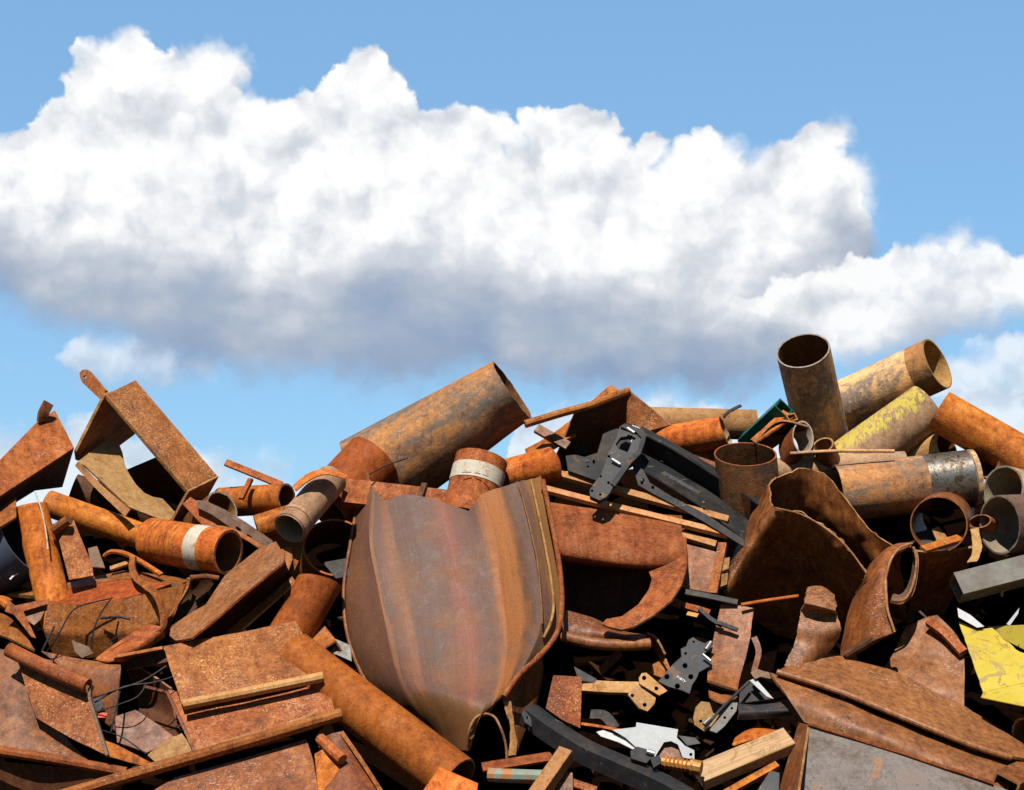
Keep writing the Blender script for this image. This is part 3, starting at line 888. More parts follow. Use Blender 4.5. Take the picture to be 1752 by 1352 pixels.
def sweep(name, pts, prof, mat, lab=None, cat=None, par=None, grp=None, face=(-0.25, -0.8, 0.55), n=None, lin=False, bev=0.0, edge='cut', hollow=None, jag=0.0, twist=0.0, wob=0.0, wpx=True, sharp=35):
    """a bar or strip along pts; prof in photo pixels (s across, n towards `face`)"""
    C = [V3(p) for p in pts]
    if n is None:
        n = max(1, (len(C) - 1) * (6 if not lin else 1))
    path = C if lin or len(C) == 2 else resample(C, n)
    if len(C) == 2:
        k = max(1, int((C[1] - C[0]).length / 0.06))
        path = [C[0].lerp(C[1], i / k) for i in range(k + 1)]
    fv = Vector(face).normalized()
    sc = (sum((p - CAM).dot(FWD) for p in path) / len(path)) / FPX if wpx else 1.0
    bm = bmesh.new()
    uvl = bm.loops.layers.uv.new('UVMap')
    bm.loops.layers.uv.new('Norm')
    secs, hs = [], []
    L = 0.0
    Ls = []
    sd = Vector((path[0].x * 3, path[0].z * 5, 1))
    for i, p in enumerate(path):
        T = (path[min(len(path) - 1, i + 1)] - path[max(0, i - 1)]).normalized()
        if i:
            L += (p - path[i - 1]).length
        Ls.append(L)
        S = T.cross(fv)
        S = S.normalized() if S.length > 1e-4 else T.cross(Vector((1, 0, 0))).normalized()
        Nn = S.cross(T).normalized()
        if Nn.dot(fv) < 0:
            Nn = -Nn
        if twist:
            q = Matrix.Rotation(twist * i / (len(path) - 1), 3, T)
            S, Nn = q @ S, q @ Nn
        wv = Vector((mnoise.noise(p * 5 + sd), mnoise.noise(p * 5 + sd * 2), mnoise.noise(p * 5 + sd * 3))) * wob

        def pos(a, b_, idx):
            e = Vector()
            if jag and i in (0, len(path) - 1):
                e = T * jag * (mnoise.noise(Vector((a * 0.3, b_ * 0.3, i)) + sd) * 1.5)
            return p + S * a * sc + Nn * b_ * sc + wv + e
        secs.append([bm.verts.new(pos(a, b_, 0)) for a, b_ in prof])
        if hollow:
            hs.append([bm.verts.new(pos(a, b_, 1)) for a, b_ in hollow])
    per = [0.0]
    for j in range(len(prof)):
        a, b_ = prof[j], prof[(j + 1) % len(prof)]
        per.append(per[-1] + math.hypot(a[0] - b_[0], a[1] - b_[1]) * sc)

    def skin(ss, mi):
        m_ = len(ss[0])
        for i in range(len(ss) - 1):
            for j in range(m_):
                f = bm.faces.new((ss[i][j], ss[i][(j + 1) % m_], ss[i + 1][(j + 1) % m_], ss[i + 1][j]))
                f.material_index = mi
                for lp, (ii, jj) in zip(f.loops, ((i, j), (i, j + 1), (i + 1, j + 1), (i + 1, j))):
                    lp[uvl].uv = (per[min(jj, len(per) - 1)], Ls[ii])
    skin(secs, 0)
    if hollow:
        skin(hs, 0)
        for ss, hh in ((secs[0], hs[0]), (secs[-1], hs[-1])):
            for j in range(len(ss)):
                f = bm.faces.new((ss[j], ss[(j + 1) % len(ss)], hh[(j + 1) % len(ss)], hh[j]))
                f.material_index = 1
    else:
        for ss in (secs[0], secs[-1]):
            f = bm.faces.new(ss)
            f.material_index = 1
        bmesh.ops.triangulate(bm, faces=[f for f in bm.faces if len(f.verts) > 4])
    return finish(name, bm, [mat, edge], par, lab, cat, grp, bev=bev, sharp=sharp)


def boxtube(name, a, b, w, h, t, mat, lab=None, cat=None, par=None, grp=None, face=(-0.25, -0.8, 0.55), edge='cut', bev=0.003):
    o_ = [(-w / 2, 0), (w / 2, 0), (w / 2, -h), (-w / 2, -h)]
    i_ = [(-w / 2 + t, -t), (w / 2 - t, -t), (w / 2 - t, -h + t), (-w / 2 + t, -h + t)]
    return sweep(name, [a, b], o_, mat, lab, cat, par, grp, face, hollow=i_, edge=edge, bev=0)


def rod(name, pts, r, mat, lab=None, cat=None, par=None, grp=None, n=None, lin=False):
    return sweep(name, pts, prof_round(r, 10), mat, lab, cat, par, grp, n=n, lin=lin, edge=mat)


def disc_bolt(name, px, py, o, r, mat, par, h=0.012, face=(-0.2, -0.85, 0.5)):
    """a hexagon bolt head"""
    c = V3((px, py, o))
    n = Vector(face).normalized()
    return sweep(name, [c, c + n * h], prof_round(r, 6), mat, par=par, face=(0.3, 0.2, 1), edge=mat)

# ------------------------------------------------------------------ the ground and the inside of the heap
def skyline(px):
    t = [(-900, 1200), (-300, 950), (0, 880), (130, 860), (330, 862), (420, 872), (560, 866), (640, 840), (850, 830), (920, 800), (1000, 770), (1250, 780), (1340, 760), (1450, 780), (1600, 800), (1752, 830), (2100, 920), (2600, 1200)]
    for (a, b), (c, d) in zip(t, t[1:]):
        if a <= px <= c:
            return b + (d - b) * (px - a) / (c - a)
    return 1300


def ground_and_mound():
    bm = bmesh.new()
    n = 60
    S = 9000.0

    def sp(i):
        t = (i / n) * 2 - 1
        return math.copysign(abs(t) ** 4, t) * S
    g = [[bm.verts.new((sp(i), sp(j) + 8, 0.05 * mnoise.noise(Vector((sp(i) * 0.7, sp(j) * 0.7, 0))) if abs(sp(i)) < 60 and abs(sp(j)) < 60 else 0)) for j in range(n + 1)] for i in range(n + 1)]
    for i in range(n):
        for j in range(n):
            bm.faces.new((g[i][j], g[i + 1][j], g[i + 1][j + 1], g[i][j + 1]))
    o = finish('ground', bm, ['soil'])
    o['kind'] = 'structure'
    # added core bank that blocks light, near-black as painted shade in the gaps
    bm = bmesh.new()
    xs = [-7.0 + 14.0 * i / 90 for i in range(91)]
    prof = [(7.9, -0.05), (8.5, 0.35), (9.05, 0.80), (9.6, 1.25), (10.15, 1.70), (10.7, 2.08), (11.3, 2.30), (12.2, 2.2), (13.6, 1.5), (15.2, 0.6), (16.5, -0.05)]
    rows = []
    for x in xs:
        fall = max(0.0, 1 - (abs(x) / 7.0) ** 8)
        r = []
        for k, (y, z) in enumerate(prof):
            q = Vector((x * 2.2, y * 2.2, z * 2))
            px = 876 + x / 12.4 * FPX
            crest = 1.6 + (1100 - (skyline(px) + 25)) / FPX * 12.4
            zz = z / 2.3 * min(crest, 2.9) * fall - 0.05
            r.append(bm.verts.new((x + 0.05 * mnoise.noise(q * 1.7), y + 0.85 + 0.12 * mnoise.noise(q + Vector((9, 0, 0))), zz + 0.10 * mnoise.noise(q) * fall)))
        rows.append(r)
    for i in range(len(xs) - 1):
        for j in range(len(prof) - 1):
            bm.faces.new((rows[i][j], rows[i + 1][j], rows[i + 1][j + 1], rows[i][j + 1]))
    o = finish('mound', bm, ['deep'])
    o['kind'] = 'structure'


ground_and_mound()


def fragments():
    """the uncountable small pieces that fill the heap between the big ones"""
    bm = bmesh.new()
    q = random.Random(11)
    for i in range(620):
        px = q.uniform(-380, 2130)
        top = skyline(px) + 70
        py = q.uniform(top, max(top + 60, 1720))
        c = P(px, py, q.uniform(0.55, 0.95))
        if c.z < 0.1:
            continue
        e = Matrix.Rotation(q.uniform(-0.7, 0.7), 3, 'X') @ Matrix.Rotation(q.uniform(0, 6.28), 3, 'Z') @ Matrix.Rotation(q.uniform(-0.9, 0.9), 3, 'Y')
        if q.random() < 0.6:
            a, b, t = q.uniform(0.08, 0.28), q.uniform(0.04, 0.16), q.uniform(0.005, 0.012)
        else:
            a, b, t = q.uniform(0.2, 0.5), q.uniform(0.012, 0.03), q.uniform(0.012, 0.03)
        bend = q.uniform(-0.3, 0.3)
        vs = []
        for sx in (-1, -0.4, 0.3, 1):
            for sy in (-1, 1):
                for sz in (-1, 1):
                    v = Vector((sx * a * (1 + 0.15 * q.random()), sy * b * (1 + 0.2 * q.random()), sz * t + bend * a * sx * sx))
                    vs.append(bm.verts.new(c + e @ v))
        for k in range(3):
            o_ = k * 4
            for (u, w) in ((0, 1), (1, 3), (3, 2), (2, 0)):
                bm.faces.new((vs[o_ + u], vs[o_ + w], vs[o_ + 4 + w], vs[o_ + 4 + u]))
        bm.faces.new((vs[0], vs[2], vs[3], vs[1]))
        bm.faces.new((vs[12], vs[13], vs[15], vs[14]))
    o = finish('scrap_fragments', bm, ['deep'], lab='mass of small rusty fragments painted shade-black filling the gaps deep inside the heap', cat='scrap')
    o['kind'] = 'stuff'


fragments()


def offcuts():
    """small plates, rings and bits of bar half buried between the big pieces"""
    bm = bmesh.new()
    q = random.Random(29)
    for i in range(130):
        px = q.uniform(-60, 1810)
        py = q.uniform(max(930, skyline(px) + 110), 1420)
        c = P(px, py, q.uniform(0.26, 0.5))
        if c.z < 0.1:
            continue
        e = Matrix.Rotation(q.uniform(0, 6.28), 3, 'Z') @ Matrix.Rotation(q.uniform(-1.3, 1.3), 3, 'X') @ Matrix.Rotation(q.uniform(-0.9, 0.9), 3, 'Y')
        n = q.choice((3, 4, 4, 5, 6))
        a, b = q.uniform(0.03, 0.13), q.uniform(0.02, 0.06)
        t = q.uniform(0.003, 0.008)
        ring = [(a * math.cos(6.283 * k / n + 0.4) * q.uniform(0.7, 1.2), b * math.sin(6.283 * k / n + 0.4) * q.uniform(0.7, 1.2)) for k in range(n)]
        bend = q.uniform(-1.5, 1.5)
        top = [bm.verts.new(c + e @ Vector((x, y, t + bend * x * x))) for x, y in ring]
        bot = [bm.verts.new(c + e @ Vector((x, y, -t + bend * x * x))) for x, y in ring]
        bm.faces.new(top)
        bm.faces.new(list(reversed(bot)))
        for k in range(n):
            bm.faces.new((top[k], bot[k], bot[(k + 1) % n], top[(k + 1) % n]))
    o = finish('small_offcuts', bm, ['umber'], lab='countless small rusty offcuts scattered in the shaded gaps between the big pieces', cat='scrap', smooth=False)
    o['kind'] = 'stuff'


offcuts()


def surrounding_scrap():
    """the rest of the heap to the sides and below, of the same kind of plates and bars"""
    bm = bmesh.new()
    q = random.Random(5)
    for i in range(420):
        side = q.random()
        if side < 0.3:
            px, py = q.uniform(-420, -110), q.uniform(920, 1640)
        elif side < 0.6:
            px, py = q.uniform(1860, 2170), q.uniform(880, 1640)
        else:
            px, py = q.uniform(-200, 1950), q.uniform(1470, 1720)
        c = P(px, py, q.uniform(0.05, 0.5))
        if c.z < 0.08:
            continue
        e = Matrix.Rotation(q.uniform(0, 6.28), 3, 'Z') @ Matrix.Rotation(q.uniform(-1.0, 1.0), 3, 'X') @ Matrix.Rotation(q.uniform(-0.9, 0.9), 3, 'Y')
        if q.random() < 0.7:
            a, b, t = q.uniform(0.1, 0.35), q.uniform(0.06, 0.2), q.uniform(0.006, 0.012)
        else:
            a, b, t = q.uniform(0.25, 0.6), q.uniform(0.02, 0.05), q.uniform(0.015, 0.04)
        bend = q.uniform(-0.4, 0.4)
        secs = []
        for k in range(6):
            sx = -1 + 2 * k / 5
            secs.append([bm.verts.new(c + e @ Vector((sx * a, sy * b, sz * t + bend * a * sx * sx))) for sy, sz in ((-1, -1), (1, -1), (1, 1), (-1, 1))])
        for k in range(5):
            for m in range(4):
                bm.faces.new((secs[k][m], secs[k][(m + 1) % 4], secs[k + 1][(m + 1) % 4], secs[k + 1][m]))
        bm.faces.new(secs[0])
        bm.faces.new(secs[-1])
    o = finish('surrounding_scrap', bm, ['brown'], lab='mass of rusty plates and bars that continues the heap beyond the picture', cat='scrap')
    o['kind'] = 'stuff'


surrounding_scrap()

# ------------------------------------------------------------------ left skyline
t = thing('bent_girder', 'rusty brown folded girder end with upright lug at the left edge of the skyline', 'girder', (40, 900, 0.3))
poly('web', [(-45, 832), (62, 723), (94, 702), (127, 766), (-45, 878)], 'red', par=t, ref=[(62, 723, 0.0), (127, 766, 0.05), (-45, 878, -0.35)], th=0.014)
poly('underside', [(-45, 878), (127, 767), (107, 834), (60, 840), (-45, 905)], 'umber', par=t, ref=[(-45, 878, -0.34), (127, 767, 0.06), (107, 834, 0.75)], th=0.014)
patch('flange', [[(-45, 896, -0.2), (-5, 872, -0.15), (27, 850, -0.1)], [(-45, 922, -0.3), (0, 901, -0.28), (28, 884, -0.2)]], 'red', par=t, th=0.016)
sweep('lug', [(74, 722, 0.0), (76, 706, -0.04), (84, 689, -0.05)], prof_bar(18, 6), 'brown', par=t, face=(0.6, -0.6, 0.4), n=8)

t = thing('box_section', 'open rusty box section standing on its corner against the sky, speckled roof plate', 'box section', (220, 890, 0.1))
dA = depth(760, 0.02)
fa, fl_, fb, fr = Pd(181, 675, dA), Pd(131, 773, dA), Pd(289, 894, dA - 0.10), Pd(320, 838, dA - 0.10)


def dv_of(p, px, py):
    return Pd(px + 51 * 1.0, py - 25, (p - CAM).dot(FWD) + 0.26)


ba, bl_, bb, br = dv_of(fa, 181, 675), dv_of(fl_, 131, 773), dv_of(fb, 289, 894), dv_of(fr, 320, 838)


def slab(name, pts, mat, th, par, edge='cut', bev=0.003):
    """flat plate through 3-D corner points, thickness away from the box's inside"""
    bm = bmesh.new()
    bm.loops.layers.uv.new('UVMap')
    n = (pts[1] - pts[0]).cross(pts[2] - pts[0]).normalized()
    f = [bm.verts.new(p) for p in pts]
    k = [bm.verts.new(p + n * th) for p in pts]
    bm.faces.new(f)
    bm.faces.new(list(reversed(k)))
    for i in range(len(pts)):
        q = bm.faces.new((f[i], f[(i + 1) % len(pts)], k[(i + 1) % len(pts)], k[i]))
        q.material_index = 1
    return finish(name, bm, [mat, edge], par, bev=bev, smooth=False)


slab('roof_plate', [fa, fr, br, ba], 'speckled', -0.026, t)
poly('side_plate', [(181, 675), (131, 773), (133, 789), (165, 779), (205, 763), (229, 745), (240, 732), (228, 692), (209, 669)], 'red', par=t, ref=[fa, fl_, bl_], th=0.02)
poly('floor_plate', [(133, 790), (146, 797), (222, 868), (286, 893), (303, 880), (278, 853), (262, 850), (247, 843), (233, 829), (222, 812), (214, 795), (210, 775), (205, 762), (184, 750)], 'tan', par=t, ref=[fl_, fb, bl_], th=0.014)
patch('folded_lip', [[(133, 790, -0.03), (176, 832, -0.06), (222, 872, -0.10)], [(128, 797, 0.0), (170, 842, -0.04), (214, 884, -0.07)]], 'palebar', par=t, th=0.01)
slab('end_plate', [fr, fb, fb + (bb - fb), fr + (br - fr)], 'brown', 0.018, t)
poly('lifting_lug', [(137, 646), (136, 638), (141, 633), (148, 632), (154, 636), (181, 668), (172, 684), (141, 655)], 'red', par=t, ref=[fa + Vector((0, 0.04, 0)), fl_ + Vector((0, 0.04, 0)), (140, 640, 0.18)], holes=[circ(145, 645, 3.2, n=8)], th=0.016)

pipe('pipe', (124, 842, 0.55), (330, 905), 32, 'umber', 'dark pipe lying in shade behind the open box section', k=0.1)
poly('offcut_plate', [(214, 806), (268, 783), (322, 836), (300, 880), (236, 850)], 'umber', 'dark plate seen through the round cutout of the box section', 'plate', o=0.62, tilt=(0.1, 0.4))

pipe('pipe', (52, 866, -0.02), (102, 1075), 28, 'orange', 'upright orange rust pipe with pale drip line at the left edge', k=-0.45, cut0=(0.35, 1.2))
rod('paint_drip', [P(60, 842, -0.19), P(70, 870, -0.17), P(78, 905, -0.15), P(82, 940, -0.14)], 1.3, 'bandwhite', 'thin pale drip of dried sealant running down the upright orange pipe', 'drip', n=10)
t = thing('sleeved_pipe', 'long orange rust pipe with thick sleeve and white band, open end to the right', 'pipe', (260, 960, 0.0))
SA, SB, SK = (391, 945, -0.10), (258, 924), 0.55
pipe('sleeve', SA, SB, 39, 'orange', par=t, k=SK, wall=0.016)
band('white_band', SA, SB, SK, 0.24, 0.40, 39, 'bandwhite', t, 'white band', grow=1.012, wob=0.003)
for q in range(7):
    band('thread_ridge', SA, SB, SK, 0.52 + q * 0.06, 0.545 + q * 0.06, 39, 'orange', t, grow=1.01, wob=0.003)
pipe('tube', (262, 925, 0.12), (82, 861, 0.10), 23, 'orange', par=t)
t = thing('channel_offcut', 'short speckled channel offcut leaning on the upright orange pipe', 'channel', (120, 985, -0.05))
poly('web', [(101, 925), (112, 908), (126, 889), (158, 968), (160, 985), (118, 992)], 'speckled', par=t, o=-0.08, tilt=(0.05, 0.0), th=0.012)
rod('rolled_edge', [P(91, 908, -0.1), P(118, 889, -0.16)], 9, 'brown', par=t)

# blue drum at the far left
t = thing('drum', 'dark blue grey drum lying behind the upright orange pipe at the left edge', 'drum', (0, 1000, 0.45))
DA, DB, DK = (-75, 1000, 0.25), (40, 925), -0.15
pipe('body', DA, DB, 62, 'drumblue', par=t, k=DK, bore='drumblue', rim='drumblue')
for q in (0.3, 0.42, 0.66):
    band('rib', DA, DB, DK, q, q + 0.03, 62, 'drumblue', t, grow=1.03)
rod('scratch', [P(17, 992, 0.0), P(24, 985, 0.0), P(38, 977, 0.01)], 1.6, 'mark', 'white scratch', par=t)

# bits under the sleeved pipe
sweep('curved_strap', [(176, 950, 0.05), (190, 942, 0.02), (215, 946, 0.0), (245, 962, 0.0), (276, 982, -0.02)], prof_bar(9, 4), 'orange', 'thin curved orange strap under the sleeved pipe', 'strap', face=(0, -0.5, 0.85))
poly('tapered_offcut', [(150, 938), (166, 934), (180, 972), (156, 970)], 'mill', 'small grey tapered offcut beside the curved orange strap', 'plate', o=0.0)
sweep('flat_bar', [(188, 972, 0.06), (218, 962, 0.04)], prof_bar(8, 5), 'palebar', 'short pale flat bar under the curved orange strap', 'bar')

# ------------------------------------------------------------------ middle left: pipes and straps
pipe('pipe', (380, 868, 0.12), (340, 900), 31, 'brown', 'brown pipe with pale ragged rim facing up beside the box section', k=0.62, rim='rimpale', jag0=0.004, bore='bore')
pipe('pipe', (491, 853, 0.20), (378, 860), 26, 'orange', 'short orange pipe with pale rim lying behind the slotted strap', k=0.5, rim='rimpale', jag0=0.003)
t = thing('flat_bar', 'thin flat bar with welded strut standing up against the pale cloud', 'bar', (430, 840, 0.2))
sweep('bar', [(386, 790, 0.15), (482, 829, 0.2)], prof_bar(12, 5), 'red', par=t)
sweep('strut', [(428, 818, 0.12), (411, 852, 0.12)], prof_bar(9, 6), 'red', par=t)
holes = [circ(408 + 18 * i, 905 + 13 * i, 6, 2.6, rot=0.62, n=10) for i in range(2)]
poly('slotted_strap', [(336, 856), (352, 857), (385, 872), (420, 893), (466, 925), (470, 946), (430, 928), (395, 903), (362, 880), (337, 868)], 'mill', 'grey brown slotted strap crossing in front of the pale rimmed pipe', 'strap', o=-0.02, tilt=(0.0, 0.0), holes=holes, th=0.006)
poly('gusset', [(312, 862), (326, 850), (352, 868), (395, 905), (378, 902), (350, 902), (338, 890)], 'red', 'folded rusty gusset hanging under the corner of the box section', 'plate', o=0.04, th=0.008)
sweep('curved_strap', [(350, 900, 0.0), (390, 905, -0.04), (425, 922, -0.06), (452, 940, -0.06)], prof_bar(9, 4), 'red', 'narrow curved strap above the white banded sleeve', 'strap', face=(0, -0.7, 0.7))
t = thing('collared_pipe', 'tan pipe with stepped collar and open mouth pointing at the viewer', 'pipe', (520, 930, 0.0))
CA, CB, CK = (495, 905, -0.22), (568, 820), 0.72
pipe('tube', CA, CB, 28.5, 'khaki', par=t, k=CK, bore='bore_pale', rim='khaki', wall=0.008)
band('collar', CA, CB, CK, 0.02, 0.10, 28.5, 'khaki', t, grow=1.06)
band('collar', CA, CB, CK, 0.16, 0.20, 28.5, 'khaki', t, grow=1.05)
pipe('pipe', (574, 936, 0.12), (568, 975), 56, 'orange', 'wide dark mouthed orange pipe behind the collared tan pipe', k=0.85, bore='umber', rim='orange', jag0=0.004)
pipe('pipe', (440, 905, 0.22), (520, 880), 24, 'orange', 'orange pipe half hidden under the collared tan pipe', k=0.2)
patch('thin_sheet', [[(500, 832, -0.20), (526, 811, -0.24), (556, 803, -0.25), (594, 813, -0.22)], [(506, 840, -0.28), (532, 820, -0.32), (560, 812, -0.33), (592, 820, -0.30)]], 'orange', 'thin red rust sheet curling over the top of the collared tan pipe', 'sheet', th=0.006, jag=0.004)
for k_, (x, y, a) in enumerate(((478, 955, 0.3), (492, 952, -0.1), (505, 950, -0.4))):
    lb = ('jagged rusty shard hanging left under the collared pipe mouth', 'pointed rusty shard hanging in the middle under the collared pipe mouth', 'slim rusty shard hanging right under the collared pipe mouth')[k_]
    poly('shard', [(x - 9, y - 14), (x + 7, y - 16), (x + 9, y + 4), (x + 2 + 8 * a, y + 26), (x - 4, y + 8)], 'red', lb, 'shard', o=-0.08 + 0.03 * k_, th=0.006)
poly('offcut_plate', [(552, 962), (592, 955), (600, 985), (575, 990)], 'charcoal', 'grey metal piece wedged behind the leaning orange pipe', 'plate', o=0.12)

# ------------------------------------------------------------------ the big pipe on the skyline
t = thing('elbow_pipe', 'very large mottled ochre pipe with mitred elbow jutting up to the right on the skyline', 'pipe', (690, 850, 0.3))
pipe('tube', (876, 667, 0.16), (627, 825, 0.24), 59, 'ochre', par=t, wall=0.014, bore='bore', rim='ochre', cut0=(0.05, 2.6), jag0=0.005, r1=83, k=0.06, dents=[(0.12, 4.0, 0.03, 0.12)])
pipe('elbow', (640, 790, 0.30), (556, 872, 0.26), 54, 'amber', par=t, r1=48)
t = thing('banded_stub', 'short upright pipe stub with white printed band behind the big plate', 'pipe', (812, 850, 0.0))
BA, BB, BK = (824, 786, 0.0), (800, 886), -0.4
pipe('tube', BA, BB, 45, 'red', par=t, k=BK)
band('white_band', BA, BB, BK, 0.20, 0.46, 45, 'bandwhite', t, 'scuffed white band', grow=1.02, wob=0.004)
for k_, (xa, ya, xb, yb) in enumerate(((790, 808, 806, 808), (812, 809, 822, 811), (826, 812, 836, 815))):
    rod('printed_mark', [P(xa, ya, -0.185), P(xb, yb, -0.185)], 0.9, 'ink', par=t)
pipe('pipe', (946, 796, 0.05), (848, 822), 32, 'orange', 'plain orange pipe with slanted dark mouth left of the black frame rail', k=0.45, cut0=(0.9, 0.2), bore='deep', rim='orange')  # bore coloured near-black as painted shade
sweep('channel', [(586, 838, 0.02), (816, 864, 0.02)], prof_channel(46, 24, 5), 'red', 'dull red channel lying behind the top edge of the big plate', 'channel', face=(0, -0.9, 0.4), jag=0.01)
for k_, (x, y) in enumerate(((716, 850), (782, 862))):
    sweep('flat_bar', [(x + 10, y - 24, -0.01), (x - 6, y + 20, -0.03)], prof_bar(10, 8), 'umber', ('left', 'right')[k_] + ' of two dark stiffener bars across the dull red channel', 'bar', grp='stiffeners on the red channel')
rod('wire', [P(632, 812, -0.06), P(660, 797, -0.03), P(698, 784, 0.0)], 1.2, 'rubber', 'fine dark wire lying against the foot of the big ochre pipe', 'wire', n=8)

# ------------------------------------------------------------------ the big rolled plate in the middle
t = thing('rolled_plate', 'big curved purple brown plate with orange stripe and folded right edge, centre', 'plate', (770, 1290, -0.3))
rows = [
    [(626, 809, 0.06), (637, 836, 0.0), (658, 856, -0.05), (696, 845, -0.08), (742, 852, -0.10), (802, 876, -0.12), (822, 846, -0.13), (885, 824, -0.09), (926, 815, 0.02)],
    [(600, 925, 0.16), (632, 925, -0.06), (672, 928, -0.10), (715, 930, -0.14), (765, 932, -0.17), (812, 930, -0.20), (845, 926, -0.22), (908, 915, -0.15), (948, 925, 0.03)],
    [(588, 1010, 0.14), (648, 1012, -0.12), (690, 1015, -0.15), (735, 1016, -0.18), (782, 1016, -0.21), (826, 1014, -0.24), (858, 1010, -0.26), (922, 998, -0.17), (962, 1010, 0.02)],
    [(594, 1085, 0.16), (664, 1090, -0.14), (705, 1094, -0.18), (748, 1096, -0.22), (795, 1096, -0.25), (838, 1092, -0.28), (868, 1086, -0.30), (925, 1070, -0.21), (960, 1068, -0.03)],
    [(618, 1152, 0.18), (678, 1150, -0.13), (716, 1160, -0.20), (756, 1164, -0.26), (800, 1168, -0.31), (838, 1164, -0.33), (862, 1150, -0.33), (895, 1142, -0.28), (925, 1124, -0.14)],
    [(655, 1205, 0.20), (700, 1198, -0.11), (735, 1196, -0.23), (768, 1200, -0.32), (800, 1206, -0.38), (828, 1212, -0.40), (845, 1204, -0.38), (856, 1196, -0.35), (864, 1188, -0.26)],
    [(700, 1260, 0.22), (735, 1248, -0.02), (762, 1270, -0.09), (785, 1284, -0.14), (800, 1284, -0.20), (804, 1262, -0.27), (810, 1238, -0.31), (822, 1226, -0.32), (836, 1222, -0.31)],
]
patch('shell', rows, 'plate_bands', par=t, lin='u', sharp=25, nu=96, nv=72, th=0.016, jag=0.010, jag_sides='tb', wob=0.004)
sweep('weld_seam', [(887, 828, -0.115), (910, 915, -0.195), (924, 998, -0.215), (927, 1068, -0.245)], prof_round(1.6, 6), 'bore', par=t, n=60, wob=0.006)
sweep('edge_ridge', [(909, 822, -0.065), (930, 920, -0.115), (944, 1000, -0.13), (946, 1050, -0.16), (930, 1092, -0.20)], prof_round(2.4, 8), 'cut', par=t, n=40)
patch('folded_skirt', [[(925, 1120, -0.22), (890, 1156, -0.30), (862, 1196, -0.32)], [(930, 1150, -0.06), (898, 1190, -0.12), (872, 1230, -0.2)], [(916, 1215, 0.02), (893, 1262, -0.06), (882, 1300, -0.14)]], 'brown', par=t, th=0.014, jag=0.006)
sweep('edge_bead', [(929, 822, -0.06), (941, 880, -0.14), (951, 930, -0.17), (959, 985, -0.2), (961, 1040, -0.24), (952, 1085, -0.28), (922, 1124, -0.33), (888, 1155, -0.37), (862, 1192, -0.38)], prof_round(4.5, 10), 'red', par=t, n=48)
sweep('torn_bead', [(800, 1280, -0.2), (803, 1250, -0.32), (812, 1230, -0.37), (828, 1222, -0.37), (846, 1228, -0.36), (858, 1250, -0.32), (865, 1275, -0.25), (867, 1300, -0.2)], prof_round(2.2, 8), 'cut', par=t, n=30, wob=0.004)
sweep('edge_bead', [(612, 860, 0.14), (600, 925, 0.13), (588, 1010, 0.11), (594, 1085, 0.13), (618, 1152, 0.15), (655, 1205, 0.17)], prof_round(3, 8), 'brown', par=t, n=48)
patch('torn_strip', [[(862, 1200, -0.33), (873, 1202, -0.33)], [(872, 1240, -0.28), (880, 1240, -0.28)], [(872, 1270, -0.24), (886, 1270, -0.24)], [(866, 1294, -0.2), (884, 1292, -0.2)]], 'cut', par=t, th=0.01, jag=0.008)

# ------------------------------------------------------------------ right of the big plate
t = thing('hooked_trough', 'broad orange rust trough with curved hook shaped end plate', 'trough', (1080, 1070, 0.0))
patch('front_plate', [[(932, 858, 0.02), (1000, 868, 0.02), (1080, 876, 0.02), (1163, 882, 0.03)], [(945, 905, -0.08), (1010, 914, -0.10), (1090, 922, -0.10), (1170, 930, -0.06)], [(950, 948, -0.06), (1010, 958, -0.08), (1090, 968, -0.08), (1174, 966, -0.02)], [(952, 960, 0.12), (1012, 968, 0.10), (1092, 974, 0.10), (1168, 972, 0.10)]], 'red', par=t, th=0.014, wob=0.003)
poly('hook_plate', [(1150, 885), (1166, 881), (1174, 920), (1176, 966), (1166, 1000), (1148, 1027), (1118, 1052), (1082, 1073), (1062, 1077), (1040, 1072), (1030, 1067), (1037, 1059), (1064, 1054), (1092, 1034), (1110, 1008), (1115, 990), (1110, 978), (1130, 970)], 'red', par=t, ref=[(1172, 930, 0.0), (1040, 1068, -0.15), (1110, 975, -0.02)], th=0.016)
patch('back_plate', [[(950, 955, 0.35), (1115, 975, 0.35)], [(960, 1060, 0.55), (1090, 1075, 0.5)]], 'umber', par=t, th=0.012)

GB = 'pale flat bars stacked over the trough'
sweep('flat_bar', [(957, 809, 0.0), (1246, 887, 0.0)], [(-7, 0), (7, 0), (7, -9), (-7, -9)], 'palebar', 'uppermost and longest pale flat bar lying under the grey bracket', 'bar', grp=GB, face=(0, -0.75, 0.66), edge='palebar')
sweep('flat_bar', [(928, 833, -0.02), (1040, 862, -0.02), (1246, 912, 0.0)], [(-6, 0), (6, 0), (6, -9), (-6, -9)], 'palebar', 'second pale flat bar from the top, ending level with the uppermost', 'bar', grp=GB, face=(0, -0.75, 0.66), edge='palebar', lin=True)
sweep('flat_bar', [(1150, 908, 0.04), (1225, 930, 0.04)], [(-7, 0), (7, 0), (7, -9), (-7, -9)], 'palebar', 'shortest pale flat bar, lowest of the stack', 'bar', grp=GB, face=(0, -0.75, 0.66), edge='palebar')
poly('rusty_plate', [(1172, 930), (1226, 944), (1213, 1014), (1168, 1006)], 'brown', 'small square rusty plate right of the hook shaped end plate', 'plate', o=0.04, tilt=(0, 0.05))
sweep('flat_bar', [(1236, 928, 0.02), (1219, 1014, 0.02)], prof_bar(15, 10), 'red', 'upright reddish flat bar beside the small square plate', 'bar')
